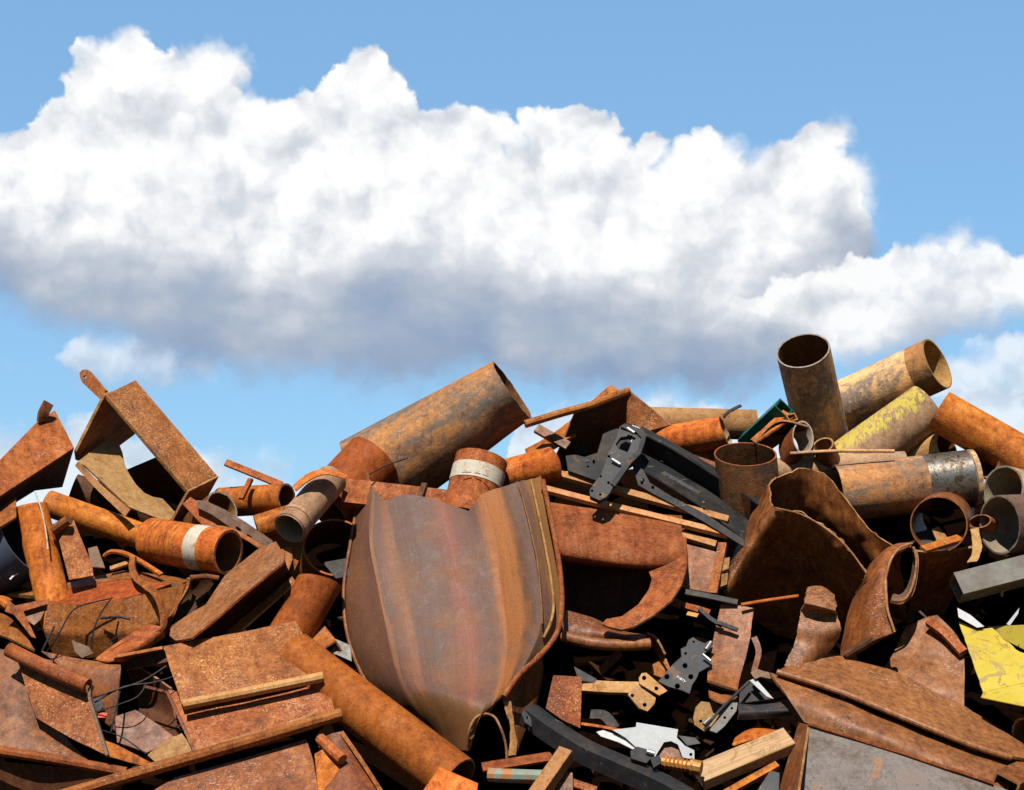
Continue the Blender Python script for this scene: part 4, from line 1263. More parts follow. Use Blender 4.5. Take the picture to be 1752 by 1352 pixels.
for k_, (x, y) in enumerate(((1243, 965), (1240, 992))):
    poly('cut_block', [(x - 5, y - 10), (x + 6, y - 12), (x + 4, y + 8), (x - 7, y + 12)], 'cut', ('upper', 'lower')[k_] + ' small pale cut block beside the upright reddish bar', 'block', o=0.03, th=0.03)

# bent roof-like sheet at the top middle
t = thing('folded_sheet', 'dark roof shaped folded sheet with rolled front edge on the middle skyline', 'sheet', (1050, 760, 0.3))
patch('left_wing', [[(985, 706, -0.05), (1030, 690, 0.0), (1076, 670, 0.06)], [(940, 806, 0.52), (1020, 800, 0.52), (1084, 750, 0.5)]], 'umber', par=t, th=0.012)
patch('right_wing', [[(1074, 670, 0.04), (1110, 695, 0.06), (1146, 727, 0.08)], [(1073, 724, 0.16), (1090, 730, 0.14), (1108, 738, 0.12)]], 'speckled', par=t, th=0.012, wob=0.012)
rod('rolled_edge', [P(898, 726, -0.05), P(960, 707, -0.05), P(1008, 694, -0.05), P(1040, 682, 0.0), P(1076, 669, 0.04)], 7, 'red', par=t)
poly('peaked_plate', [(1005, 692), (1044, 658), (1066, 671), (1040, 690)], 'orange', 'orange peaked plate showing above the dark folded sheet', 'plate', o=0.3)
poly('sloping_sheet', [(1066, 671), (1080, 670), (1150, 727), (1120, 735)], 'brown', 'brown sloping sheet edge right of the folded sheet', 'sheet', o=0.28)
patch('ribbed_sheet', [[(898, 768, 0.30), (940, 745, 0.3), (985, 712, 0.3)], [(902, 790, 0.15), (945, 768, 0.15), (985, 745, 0.15)]], 'orange', 'orange sheet strip under the rolled front edge of the folded sheet', 'sheet', th=0.01)
sweep('flat_bar', [(918, 731, 0.1), (972, 762, 0.1)], prof_bar(16, 8), 'brown', 'dark diagonal flat bar crossing under the rolled front edge', 'bar')
pipe('pipe', (1292, 727, 0.55), (1098, 722, 0.5), 26, 'tan', 'pale ochre pipe lying along the skyline behind the orange pipe')
pipe('pipe', (1242, 740, 0.18), (1098, 764), 29, 'orange', 'orange pipe with pale lined mouth beside the green tube', k=0.45, bore='bore_pale', rim='orange', cut0=(0.3, 1.0), jag0=0.003)
sweep('curved_strap', [(1238, 715, 0.12), (1248, 703, 0.1), (1268, 693, 0.1)], prof_bar(5, 3), 'black', 'thin dark strip sticking up beside the pale lined pipe mouth', 'strap', face=(0.3, -0.6, 0.6))

# black vehicle frame rail
t = thing('frame_rail', 'long black vehicle frame rail with hollow dark channel sloping down to the right', 'frame rail', (1180, 900, 0.0))
patch('floor', [[(1080, 792, 0.04), (1150, 835, 0.02), (1220, 880, 0.0), (1275, 925, 0.0)], [(1100, 770, 0.22), (1165, 808, 0.2), (1235, 852, 0.18), (1290, 895, 0.18)]], 'black', par=t, th=0.008, edge='charcoal')
patch('upper_wall', [[(1095, 738, 0.06), (1150, 765, 0.05), (1225, 810, 0.03), (1302, 862, 0.02)], [(1100, 770, 0.22), (1165, 808, 0.2), (1235, 852, 0.18), (1290, 895, 0.18)]], 'black', par=t, th=0.008, edge='charcoal')
patch('top_flange', [[(1098, 728, 0.12), (1150, 757, 0.1), (1225, 800, 0.08), (1306, 852, 0.06)], [(1094, 739, 0.05), (1148, 767, 0.04), (1222, 812, 0.02), (1300, 864, 0.0)]], 'black', par=t, th=0.008, jag=0.006, jag_sides='t', edge='charcoal')
poly('front_flange', [(1082, 795), (1100, 803), (1112, 826), (1150, 850), (1208, 880), (1275, 925), (1272, 935), (1205, 893), (1150, 862), (1120, 846), (1092, 830)], 'black', par=t, o=-0.02, th=0.008, edge='charcoal', holes=[circ(1099, 822, 4), circ(1117, 834, 3)])
poly('end_plate', [(968, 780), (985, 778), (1000, 782), (1022, 775), (1032, 742), (1045, 731), (1062, 735), (1092, 770), (1085, 795), (1050, 820), (1020, 822), (972, 805)], 'charcoal', par=t, ref=[(968, 790, 0.0), (1092, 780, 0.1), (1040, 731, 0.2)], th=0.008, edge='charcoal', holes=[circ(1016, 790, 2.5, 4, n=8)])
poly('inner_tab', [(1120, 815), (1137, 806), (1200, 842), (1180, 858)], 'charcoal', par=t, o=0.09, th=0.006, edge='charcoal', holes=[circ(1141, 817, 3, n=8), circ(1154, 825, 3.4, n=8)])
poly('mounting_ear', [(976, 752), (978, 728), (986, 722), (990, 728), (1000, 750), (1008, 776), (984, 776)], 'black', par=t, o=0.3, edge='charcoal', holes=[circ(984, 732, 3, 4, n=8)], th=0.01)
for x, y in ((1098, 823), (1204, 861), (1005, 790)):
    disc_bolt('bolt', x, y, -0.03, 2.6, 'slate', t)

t = thing('mounting_bracket', 'dark grey bracket with square window and two bright pins over the pale bars', 'bracket', (1040, 850, -0.1))
poly('body', [(1060, 731), (1068, 725), (1098, 736), (1104, 744), (1101, 758), (1094, 775), (1078, 790), (1063, 812), (1050, 830), (1044, 842), (1038, 850), (1026, 856), (1010, 849), (1009, 838), (1016, 828), (1028, 812), (1036, 792), (1041, 775), (1052, 756)],
     'slate', par=t, ref=[(1068, 726, 0.02), (1104, 748, -0.02), (1020, 850, -0.22)], th=0.028, edge='charcoal',
     holes=[[(1062, 748), (1082, 745), (1081, 757), (1074, 774), (1058, 768), (1053, 760)], circ(1028, 815, 2.2, n=8), circ(1041, 826, 2.6, n=8), circ(1027, 846, 2.4, n=8), circ(1013, 840, 2.4, n=8), circ(1042, 781, 2.6, n=8)])
poly('rim_flange', [(1062, 730), (1070, 724), (1100, 735), (1106, 744), (1103, 758), (1096, 777), (1080, 792), (1062, 818), (1052, 832), (1044, 826), (1060, 806), (1076, 784), (1092, 768), (1097, 748), (1090, 740), (1070, 733)], 'charcoal', par=t, ref=[(1068, 726, -0.01), (1104, 748, -0.05), (1020, 850, -0.24)], th=0.02, edge='charcoal')
rod('pin', [P(1073, 733, -0.07), P(1085, 741, -0.07)], 3.6, 'bolt', par=t)
rod('pin', [P(1047, 786, -0.14), P(1061, 795, -0.14)], 3.2, 'bolt', par=t)

# green tube and bits by it
boxtube('square_tube', (1330, 688, 0.05), (1266, 748, 0.42), 30, 30, 3, 'green', 'dark green square tube pointing up on the skyline left of the upright pipe', 'square tube', face=(-0.45, -0.35, 0.82), edge='green')
t = thing('angle_iron', 'broken reddish angle iron with splintered edge below the green square tube', 'angle iron', (1330, 760, 0.1))
patch('top_leg', [[(1284, 752, 0.1), (1308, 730, 0.1), (1340, 702, 0.12)], [(1292, 756, 0.04), (1320, 738, 0.02), (1362, 712, 0.05)]], 'orange', par=t, th=0.012, jag=0.008)
patch('under_leg', [[(1292, 757, 0.04), (1332, 722, 0.02), (1382, 730, 0.02)], [(1310, 776, 0.35), (1345, 752, 0.3), (1372, 745, 0.25)]], 'umber', par=t, th=0.012)
boxtube('square_tube', (1352, 708, 0.02), (1330, 735, 0.25), 18, 14, 2, 'red', 'small red square tube end beside the foot of the upright pipe', 'square tube', face=(0, -0.6, 0.8))
pipe('half_pipe', (1374, 748, 0.05), (1350, 770), 34, 'brown', 'half round pipe piece with pale grey lining at the foot of the upright pipe', k=0.75, oval=0.6, oval_ang=1.2, bore='bore_pale', rim='rimpale')
pipe('pipe', (1408, 762, 0.1), (1420, 790), 19, 'brown', 'small brown pipe mouth right of the pale lined half pipe', k=0.6)
pipe('pipe', (1275, 777, -0.05), (1290, 925), 53, 'ochre', 'wide open topped mottled pipe standing right of the black frame rail', k=0.40, rim='red', bore='bore', wall=0.009, cut0=(0.12, 0.6))
poly('back_plate', [(1176, 772), (1226, 766), (1228, 812), (1200, 800)], 'red', 'red plate behind the black frame rail beside the open topped pipe', 'plate', o=0.3)

# ------------------------------------------------------------------ pipes on the right
pipe('pipe', (1374, 600, 0.02), (1414, 775), 46, 'greyed', 'upright brown grey pipe leaning with its open mouth against the clouds', k=0.62, bore='bore', rim='rimpale', wall=0.010)
t = thing('long_pipe', 'grey brown smudged pipe sloping up to an open end behind the yellow smeared pipe', 'pipe', (1520, 700, 0.3))
pipe('tube', (1604, 622, 0.3), (1420, 706), 46, 'greyed', par=t, k=0.5, bore='tan', rim='tan', wall=0.010)
band('rust_collar', (1604, 622, 0.3), (1420, 706), 0.5, 0.0, 0.17, 46, 'ochre', t, grow=1.006)
pipe('pipe', (1588, 697, 0.35), (1418, 818), 44, 'khaki_yellow', 'khaki pipe smeared with bright yellow paint', k=-0.12, rim='khaki')
pipe('pipe', (1778, 800, 0.12), (1606, 702), 37, 'orange', 'bright orange rust pipe running down to the right edge', k=0.25)
pipe('pipe', (1620, 766, 0.36), (1530, 800), 29, 'tan', 'dark mouthed tan pipe under the bright orange pipe', k=0.62)
pipe('pipe', (1548, 795, 0.3), (1322, 808, 0.3), 23, 'khaki', 'slim khaki pipe lying behind the polished pipe')
rod('small_tube', [P(1352, 776, 0.05), P(1430, 772, 0.0), P(1530, 772, 0.0)], 3.0, 'greyed', 'thin grey strip lying along the slim khaki pipe', 'strip')
t = thing('polished_pipe', 'big mottled pipe with polished shiny steel sleeve at its right end', 'pipe', (1540, 890, -0.05))
QA, QB, QK = (1667, 818, 0.22), (1432, 845), -0.05
pipe('tube', QA, QB, 49, 'ochre', par=t, k=QK, wall=0.014)
band('polished_sleeve', QA, QB, QK, 0.045, 0.37, 49, 'shiny', t, 'shiny bare steel sleeve', grow=1.01, wob=0.002)
band('end_ring', QA, QB, QK, 0.0, 0.035, 49, 'greyed', t, grow=1.025)
RP = 'open pipe ends at the right edge'
pipe('pipe', (1686, 790, 0.15), (1780, 826), 29, 'greyed', 'topmost dark pipe mouth just right of the polished sleeve', k=0.65, grp=RP)
pipe('pipe', (1716, 838, 0.05), (1810, 862), 42, 'greyed', 'wide pipe mouth with tan lining between two smaller mouths at the right edge', k=0.68, bore='bore_pale', rim='rimpale', grp=RP)
pipe('pipe', (1710, 898, -0.12), (1800, 895), 51, 'mill', 'lowest pipe end with cream lining and ragged rim at the right edge', k=0.50, bore='bore_pale', rim='rimpale', jag0=0.006, grp=RP)
pipe('pipe', (1606, 897, -0.15), (1622, 880, 0.55), 48, 'brown', 'round brown pipe mouth facing straight out with scraps inside', bore='brown', rim='red', wall=0.007)
sweep('flat_bar', [(1580, 938, -0.16), (1645, 918, -0.05)], prof_bar(15, 6), 'orange', 'short orange flat bar lying in the round brown pipe mouth', 'bar')
poly('offcut_plate', [(1594, 905), (1606, 900), (1626, 925), (1606, 932)], 'cut', 'pale chip lying inside the round brown pipe mouth', 'chip', o=-0.02, tilt=(0, 0))
poly('offcut_plate', [(1566, 912), (1590, 905), (1606, 930), (1574, 936)], 'charcoal', 'dark scrap lying inside the round brown pipe mouth', 'chip', o=0.05)
pipe('pipe', (1676, 892, -0.02), (1690, 900), 22, 'red', 'narrow upright oval pipe end squeezed left of the cream lined pipe', k=0.8, oval=0.55, oval_ang=0.1)
patch('bent_strip', [[(1660, 905, -0.05), (1674, 903, -0.05)], [(1664, 940, -0.08), (1680, 936, -0.08)], [(1655, 962, -0.1), (1672, 960, -0.1)]], 'tan', 'short bent tan strip under the narrow oval pipe end', 'strip', th=0.01, jag=0.005)

# ------------------------------------------------------------------ crushed tube and torn sheets
t = thing('crushed_tube', 'huge crushed brown tube with torn pale rim opening upward, right of centre', 'tube', (1370, 1110, 0.1))
rim = [(1482, 980, -0.12), (1450, 938, -0.17), (1417, 908, -0.2), (1373, 881, -0.22), (1326, 869, -0.24), (1316, 842, -0.12), (1324, 815, -0.08), (1376, 798, -0.02), (1418, 817, 0.0), (1458, 868, 0.0), (1496, 912, 0.0), (1540, 940, -0.02)]
mid_ = [(1452, 1040, 0.28), (1405, 1010, 0.28), (1368, 985, 0.27), (1325, 960, 0.18), (1282, 940, -0.06), (1276, 915, 0.06), (1290, 890, 0.20), (1360, 880, 0.30), (1420, 900, 0.24), (1470, 940, 0.20), (1510, 985, 0.2), (1545, 1000, 0.28)]
base = [(1425, 1120, 0.70), (1380, 1110, 0.74), (1330, 1090, 0.74), (1285, 1055, 0.55), (1242, 1018, 0.10), (1238, 990, 0.24), (1260, 960, 0.55), (1340, 950, 0.8), (1420, 970, 0.8), (1480, 1020, 0.7), (1520, 1050, 0.6), (1550, 1060, 0.5)]
patch('shell', [rim, mid_, base], 'brown', par=t, nu=121, nv=40, th=0.009, jag=0.016, jag_sides='tlr', crump=0.035)
sweep('torn_bead', [tuple(p) for p in [(x, y, o - 0.02) for x, y, o in rim[:5]]], prof_round(1.7, 6), 'cut', par=t, n=70, wob=0.008)
t = thing('torn_tube', 'brown sheet torn open into an oval mouth with pale lip beside the crushed tube', 'tube', (1500, 1120, 0.0))
patch('outer_wall', [[(1560, 929, -0.02), (1523, 957, -0.14), (1516, 988, -0.20), (1518, 1034, -0.22), (1530, 1082, -0.20)], [(1525, 932, 0.0), (1500, 965, -0.12), (1494, 1000, -0.15), (1492, 1050, -0.15), (1495, 1095, -0.12)], [(1492, 962, 0.05), (1475, 995, 0.0), (1468, 1035, 0.0), (1462, 1075, 0.0), (1462, 1112, 0.0)], [(1480, 978, 0.12), (1462, 1015, 0.14), (1452, 1055, 0.15), (1445, 1095, 0.15), (1440, 1126, 0.15)]], 'brown', par=t, th=0.010, nu=40, nv=24, jag=0.010, jag_sides='t', crump=0.025)
patch('inner_wall', [[(1524, 958, -0.1), (1545, 938, 0.0), (1563, 940, -0.04), (1569, 965, -0.06), (1560, 1012, -0.08), (1542, 1030, -0.1), (1524, 1028, -0.14)], [(1530, 960, 0.15), (1545, 945, 0.2), (1560, 948, 0.1), (1560, 975, 0.08), (1552, 1005, 0.1), (1540, 1018, 0.12), (1528, 1015, 0.1)]], 'mill', par=t, th=0.012, nu=36, nv=8)
sweep('torn_bead', [(1561, 930, -0.05), (1540, 938, -0.1), (1524, 958, -0.16), (1516, 988, -0.22), (1517, 1020, -0.24), (1519, 1045, -0.24), (1526, 1066, -0.23), (1531, 1082, -0.22)], prof_round(2.2, 8), 'cut', par=t, n=40, wob=0.004)
sweep('torn_bead', [(1563, 937, -0.06), (1568, 960, -0.08), (1562, 1000, -0.1), (1548, 1026, -0.12), (1526, 1028, -0.16)], prof_round(2.2, 8), 'cut', par=t, n=30, wob=0.003)
rod('rolled_edge', [P(1446, 1122, 0.0), P(1490, 1096, -0.08), P(1530, 1072, -0.16)], 8, 'umber', par=t)
patch('folded_plate', [[(1562, 944, -0.02), (1615, 944, 0.0), (1670, 936, 0.02)], [(1558, 1010, 0.35), (1600, 1010, 0.35), (1650, 985, 0.35)], [(1540, 1075, 0.6), (1570, 1075, 0.6), (1610, 1060, 0.6)]], 'brown', 'dark brown plate with a bright torn upper edge right of the oval mouth', 'plate', th=0.014, jag=0.004)

t = thing('twisted_sheet', 'long brown twisted sheet with a ridge and curled tongue across the lower right', 'sheet', (1530, 1290, -0.2))
patch('tongue', [[(1381, 1005, -0.12), (1404, 1004, -0.15), (1429, 1018, -0.13)], [(1377, 1030, -0.24), (1403, 1036, -0.27), (1430, 1044, -0.24)], [(1370, 1046, -0.14), (1402, 1048, -0.17), (1432, 1052, -0.16)], [(1366, 1072, -0.14), (1402, 1078, -0.17), (1440, 1076, -0.16)], [(1360, 1100, -0.10), (1392, 1106, -0.12), (1430, 1100, -0.08)], [(1340, 1140, -0.12), (1372, 1140, -0.10), (1408, 1126, -0.02)]], 'dusk', par=t, nu=24, nv=50, th=0.014, jag=0.010, jag_sides='tlr', crump=0.012)
patch('upper_web', [[(1402, 1124, 0.0), (1436, 1121, 0.02), (1530, 1150, 0.05), (1640, 1205, 0.03), (1700, 1240, 0.0), (1750, 1268, -0.05)], [(1352, 1140, -0.12), (1430, 1150, -0.12), (1545, 1195, -0.14), (1650, 1240, -0.16), (1712, 1268, -0.18), (1755, 1284, -0.18)], [(1330, 1148, -0.2), (1432, 1178, -0.26), (1555, 1228, -0.30), (1664, 1272, -0.30), (1725, 1292, -0.28), (1752, 1298, -0.24)]], 'dusk', par=t, nu=60, nv=20, th=0.016, crump=0.02)
rod('ridge', [P(1330, 1150, -0.2), P(1432, 1182, -0.26), P(1555, 1232, -0.30), P(1664, 1276, -0.30), P(1730, 1297, -0.27)], 5.5, 'dusk', par=t)
patch('lower_web', [[(1318, 1150, -0.16), (1430, 1192, -0.2), (1550, 1242, -0.23), (1664, 1285, -0.23), (1740, 1306, -0.2)], [(1345, 1190, -0.26), (1445, 1228, -0.33), (1560, 1275, -0.36), (1660, 1312, -0.36), (1730, 1335, -0.3)], [(1376, 1236, -0.26), (1470, 1270, -0.3), (1570, 1306, -0.34), (1660, 1340, -0.36), (1720, 1370, -0.34)]], 'dusk', par=t, nu=56, nv=20, th=0.016, crump=0.016)
t = thing('bent_sheet', 'brown panel with raised flange standing left of the yellow sheet', 'panel', (1590, 1200, 0.1))
patch('web', [[(1552, 1075, 0.24), (1580, 1058, 0.2), (1604, 1053, 0.16)], [(1530, 1115, 0.2), (1580, 1110, 0.16), (1646, 1105, 0.1)], [(1512, 1145, 0.16), (1580, 1165, 0.1), (1650, 1212, 0.02)], [(1500, 1180, 0.14), (1580, 1215, 0.08), (1655, 1262, 0.02)]], 'dusk', par=t, nu=24, nv=24, th=0.014, crump=0.03)
sweep('flange', [(1588, 1060, 0.1), (1618, 1082, 0.06), (1648, 1114, 0.02)], prof_bar(15, 12), 'red', par=t)
t = thing('grey_faced_box', 'large box with blue grey scaled face and rusty edges at the bottom right', 'box', (1500, 1380, -0.4))
poly('face_plate', [(1384, 1240), (1540, 1290), (1700, 1343), (1800, 1378), (1800, 1460), (1350, 1460)], 'scaled', par=t, ref=[(1384, 1240, -0.42), (1700, 1343, -0.45), (1360, 1400, -0.46)], th=0.014)
poly('side_plate', [(1382, 1240), (1366, 1236), (1318, 1400), (1300, 1460), (1348, 1460)], 'brown', par=t, ref=[(1382, 1240, -0.42), (1366, 1236, -0.2), (1318, 1400, -0.3)], th=0.014)
sweep('top_edge', [(1383, 1239, -0.43), (1540, 1288, -0.44), (1700, 1341, -0.46)], prof_round(4.5, 8), 'red', par=t, n=30, wob=0.004)
pipe('pipe', (1756, 1258, -0.1), (1820, 1240), 30, 'red', 'small pipe mouth cut off by the right edge beside the twisted sheet', k=0.7)
boxtube('square_tube', (1725, 1330, -0.42), (1790, 1300, -0.1), 46, 40, 4, 'brown', 'brown square tube end at the bottom right corner', 'square tube')
boxtube('steel_bar', (1640, 998, -0.1), (1800, 957, -0.1), 42, 36, 3, 'steelbar', 'bare grey rectangular steel tube crossing the right edge', 'rectangular tube', face=(0.0, -0.9, 0.42))

# yellow sheet
t = thing('yellow_sheet', 'folded bright yellow painted sheet with rust stains at the right edge', 'sheet', (1700, 1200, -0.1))
poly('upper_panel', [(1640, 1063), (1672, 1077), (1698, 1074), (1722, 1097), (1745, 1115), (1775, 1125), (1790, 1160), (1682, 1184)], 'yellow', par=t, ref=[(1640, 1063, 0.05), (1722, 1097, 0.0), (1682, 1184, -0.12)], th=0.006, edge='yellow', jag=1.2)
poly('lower_panel', [(1682, 1184), (1790, 1160), (1790, 1216), (1678, 1193)], 'yellow', par=t, ref=[(1682, 1184, -0.12), (1790, 1160, -0.1), (1678, 1194, -0.17)], th=0.006, edge='yellow')
poly('back_panel', [(1690, 1072), (1780, 1068), (1790, 1130), (1722, 1097)], 'yellow', par=t, ref=[(1690, 1072, 0.2), (1780, 1068, 0.2), (1750, 1130, 0.3)], th=0.006, edge='yellow')
for k_, q in enumerate(([(1638, 1040), (1660, 1052), (1684, 1072), (1672, 1074), (1640, 1056)], [(1722, 1068), (1744, 1040), (1742, 1050), (1728, 1070)], [(1712, 1008), (1718, 1010), (1716, 1022), (1712, 1018)])):
    poly('shard', q, ('white', 'alu', 'palebar')[k_], ('white sliver lying along the upper left edge of the yellow sheet', 'bright thin sliver standing behind the yellow sheet', 'tiny pale sliver hanging under the grey steel tube')[k_], 'shard', o=0.0, th=0.004, bev=0)

# ------------------------------------------------------------------ lower middle
t = thing('interlock_strip', 'brown rolled double rib strip with broken end left of the hook shaped plate', 'sheet pile strip', (1040, 1110, 0.0))
patch('web', [[(955, 1040, 0.06), (1010, 1056, 0.06), (1068, 1080, 0.06), (1112, 1086, 0.06)], [(962, 1066, -0.02), (1010, 1076, -0.04), (1062, 1088, -0.06), (1112, 1094, -0.06)], [(964, 1090, 0.0), (1010, 1096, -0.02), (1060, 1096, -0.03), (1110, 1102, -0.02)]], 'brown', par=t, th=0.014, jag=0.004, jag_sides='r')
sweep('rolled_edge', [(962, 1088, -0.06), (1010, 1100, -0.09), (1060, 1104, -0.10), (1112, 1102, -0.09)], prof_round(10, 12), 'brown', par=t, n=20)
patch('torn_end', [[(1106, 1084, -0.06), (1120, 1092, -0.06), (1136, 1120, -0.04)], [(1104, 1100, 0.1), (1118, 1110, 0.1), (1130, 1138, 0.1)]], 'red', par=t, th=0.012, jag=0.008)
poly('rusty_plate', [(1118, 1132), (1140, 1126), (1150, 1150), (1132, 1160), (1112, 1152)], 'red', 'small red rust patch plate under the broken end of the double rib strip', 'plate', o=0.08)
t = thing('bent_plate', 'wet looking brown plate with dark slot standing under the thin orange rod', 'plate', (1250, 1180, 0.0))
patch('web', [[(1234, 1033, -0.02), (1262, 1036, -0.04), (1290, 1041, -0.06)], [(1222, 1085, 0.02), (1250, 1090, -0.02), (1282, 1095, -0.05)], [(1212, 1140, -0.02), (1240, 1146, -0.05), (1268, 1152, -0.07)], [(1210, 1164, -0.10), (1236, 1172, -0.13), (1262, 1180, -0.14)]], 'wet', par=t, th=0.014, jag=0.005, jag_sides='rb')
sweep('slot_shade', [(1228, 1064, -0.06), (1262, 1077, -0.09)], prof_bar(7, 4), 'rubber', par=t)  # black strip laid on as the painted shade of the slot
rod('rod', [P(1268, 1035, -0.1), P(1310, 1028, -0.12), P(1366, 1020, -0.14)], 3.2, 'orange', 'thin straight orange rod sticking out in front of the crushed tube', 'rod')
sweep('dark_strip', [(1172, 1012, -0.06), (1215, 1020, -0.07), (1262, 1030, -0.07)], prof_bar(10, 5), 'charcoal', 'grey painted strip lying under the small square plate', 'strip', n=10)
sweep('flat_bar', [(1170, 1034, 0.0), (1214, 1048, 0.0)], prof_bar(12, 6), 'orange', 'short orange bar in shade under the grey painted strip', 'bar')
poly('metal_clip', [(1177, 1046), (1196, 1050), (1192, 1056), (1174, 1052)], 'brass', 'small yellowish clip under the short orange bar', 'clip', o=-0.02, bev=0)
sweep('dark_strip', [(1196, 1040, -0.02), (1216, 1058, -0.04), (1236, 1070, -0.04)], prof_bar(7, 4), 'charcoal', 'bent black strip dangling beside the short orange bar', 'strip', n=8)

t = thing('hinge_bracket', 'grey stamped hinge plate with round holes and white digits in the black gap', 'bracket', (1150, 1215, -0.1))
HR = [(1184, 1092, -0.02), (1220, 1125, -0.05), (1126, 1158, -0.12)]
poly('upper_plate', [(1178, 1095), (1186, 1090), (1194, 1096), (1206, 1101), (1212, 1097), (1219, 1101), (1216, 1112), (1206, 1118), (1203, 1122), (1216, 1130), (1219, 1138), (1210, 1142), (1196, 1150), (1192, 1160), (1184, 1172), (1180, 1187), (1164, 1180), (1144, 1175), (1126, 1166), (1144, 1146), (1152, 1136), (1166, 1124), (1165, 1110), (1174, 1106)],
     'slate', par=t, ref=HR, th=0.012, edge='charcoal', holes=[circ(1172, 1139, 4.6), circ(1141, 1158, 4.6), circ(1182, 1158, 4.6), circ(1159, 1174, 4.6), circ(1173, 1118, 2.6, n=8), circ(1187, 1098, 2.2, n=8)])
LR = [(1097, 1152, -0.14), (1140, 1182, -0.16), (1075, 1190, -0.24)]
poly('middle_plate', [(1098, 1152), (1106, 1151), (1142, 1182), (1128, 1190), (1094, 1170), (1093, 1160)], 'tan', par=t, ref=LR, th=0.01, edge='charcoal', holes=[circ(1102, 1160, 4, n=10), circ(1123, 1178, 3.6, n=10)])
poly('lower_plate', [(1074, 1188), (1090, 1172), (1122, 1194), (1120, 1204), (1108, 1217), (1094, 1212)], 'tan', par=t, ref=LR, th=0.01, edge='charcoal', holes=[circ(1082, 1190, 3.2, n=10), circ(1103, 1206, 3.6, n=10)])
rod('pin', [P(1208, 1112, -0.08), P(1217, 1099, -0.08)], 4, 'bolt', par=t)
rod('pin', [P(1203, 1120, -0.1), P(1216, 1131, -0.1)], 2.6, 'bolt', par=t)


def text_on(name, body, px, py, ref, hpx, ang, mat, par, lift=0.004):
    """raised lettering laid on a plate's plane"""
    cu = bpy.data.curves.new(name, 'FONT')
    cu.body = body
    cu.align_x = 'CENTER'
    cu.align_y = 'CENTER'
    q = [V3(p) for p in ref]
    n = (q[1] - q[0]).cross(q[2] - q[0]).normalized()
    if n.dot(CAM - q[0]) < 0:
        n = -n
    c = plane_hit(px, py, q[0], n)
    e = plane_hit(px + 10 * math.cos(ang), py + 10 * math.sin(ang), q[0], n)
    x = (e - c).normalized()
    y = n.cross(x).normalized()
    cu.size = hpx * (c - CAM).dot(FWD) / FPX
    cu.extrude = 0.0006
    tmp = bpy.data.objects.new(name, cu)
    col.objects.link(tmp)
    dg = bpy.context.evaluated_depsgraph_get()
    me = bpy.data.meshes.new_from_object(tmp.evaluated_get(dg))
    bpy.data.objects.remove(tmp)
    bm = bmesh.new()
    bm.from_mesh(me)
    bm.loops.layers.uv.new('UVMap')
    M = Matrix((x, y, n)).transposed().to_4x4()
    M.translation = c + n * lift
    bm.transform(M)
    return finish(name, bm, [mat], par, smooth=False)


text_on('stamped_digits', '3187Y', 1165, 1163, HR, 7.5, 0.62, 'mark', t)

sweep('beam_flange', [(997, 1172, 0.04), (1045, 1175, 0.0), (1095, 1176, -0.02)], [(-11, 0), (11, 0), (11, -8), (-11, -8)], 'tan', 'tan flange lying across the black gap left of the hinge plate', 'flange', jag=0.01)
poly('dark_offcut', [(982, 1140), (1022, 1162), (1018, 1168), (990, 1164)], 'charcoal', 'dark grey triangular offcut behind the reddish square ended plate', 'plate', o=0.02)
poly('rusty_plate', [(947, 1155), (996, 1158), (993, 1246), (962, 1232), (934, 1212)], 'speckled', 'reddish square ended plate standing above the black curved bumper', 'plate', o=-0.12, tilt=(0.05, 0.05), th=0.02)
sweep('dark_strip', [(1010, 1222, -0.05), (1034, 1224, -0.08), (1052, 1246, -0.1)], prof_bar(18, 6), 'charcoal', 'bent charcoal strip just above the white bracket', 'strip', n=8)
sweep('copper_scrap', [(996, 1238, -0.06), (1030, 1244, -0.1), (1066, 1250, -0.12), (1092, 1262, -0.12)], prof_bar(5, 3), 'orange', 'thin copper coloured curled sliver over the white bracket', 'sliver', n=16, wob=0.01)

t = thing('white_bracket', 'white painted metal bracket with brown notch behind the black curved bumper', 'bracket', (1120, 1300, -0.2))
poly('left_arm', [(1020, 1252), (1032, 1249), (1086, 1268), (1100, 1280), (1082, 1282), (1058, 1270), (1028, 1260)], 'white', par=t, o=-0.14, th=0.006, edge='white')
poly('centre_plate', [(1048, 1249), (1088, 1244), (1089, 1236), (1160, 1248), (1158, 1262), (1172, 1276), (1188, 1284), (1188, 1300), (1168, 1296), (1160, 1274), (1148, 1268), (1136, 1270), (1120, 1296), (1092, 1282), (1070, 1262)], 'alu', par=t, o=-0.16, tilt=(0, 0.06), th=0.008, edge='white', holes=[circ(1182, 1291, 3, n=8)])
poly('side_ear', [(1160, 1258), (1190, 1262), (1199, 1272), (1176, 1276)], 'slate', par=t, o=-0.1, th=0.006, edge='slate')
poly('rusty_plate', [(1134, 1272), (1150, 1270), (1162, 1276), (1170, 1300), (1118, 1300)], 'wet', 'brown plate seen through the notch of the white bracket', 'plate', o=-0.12)

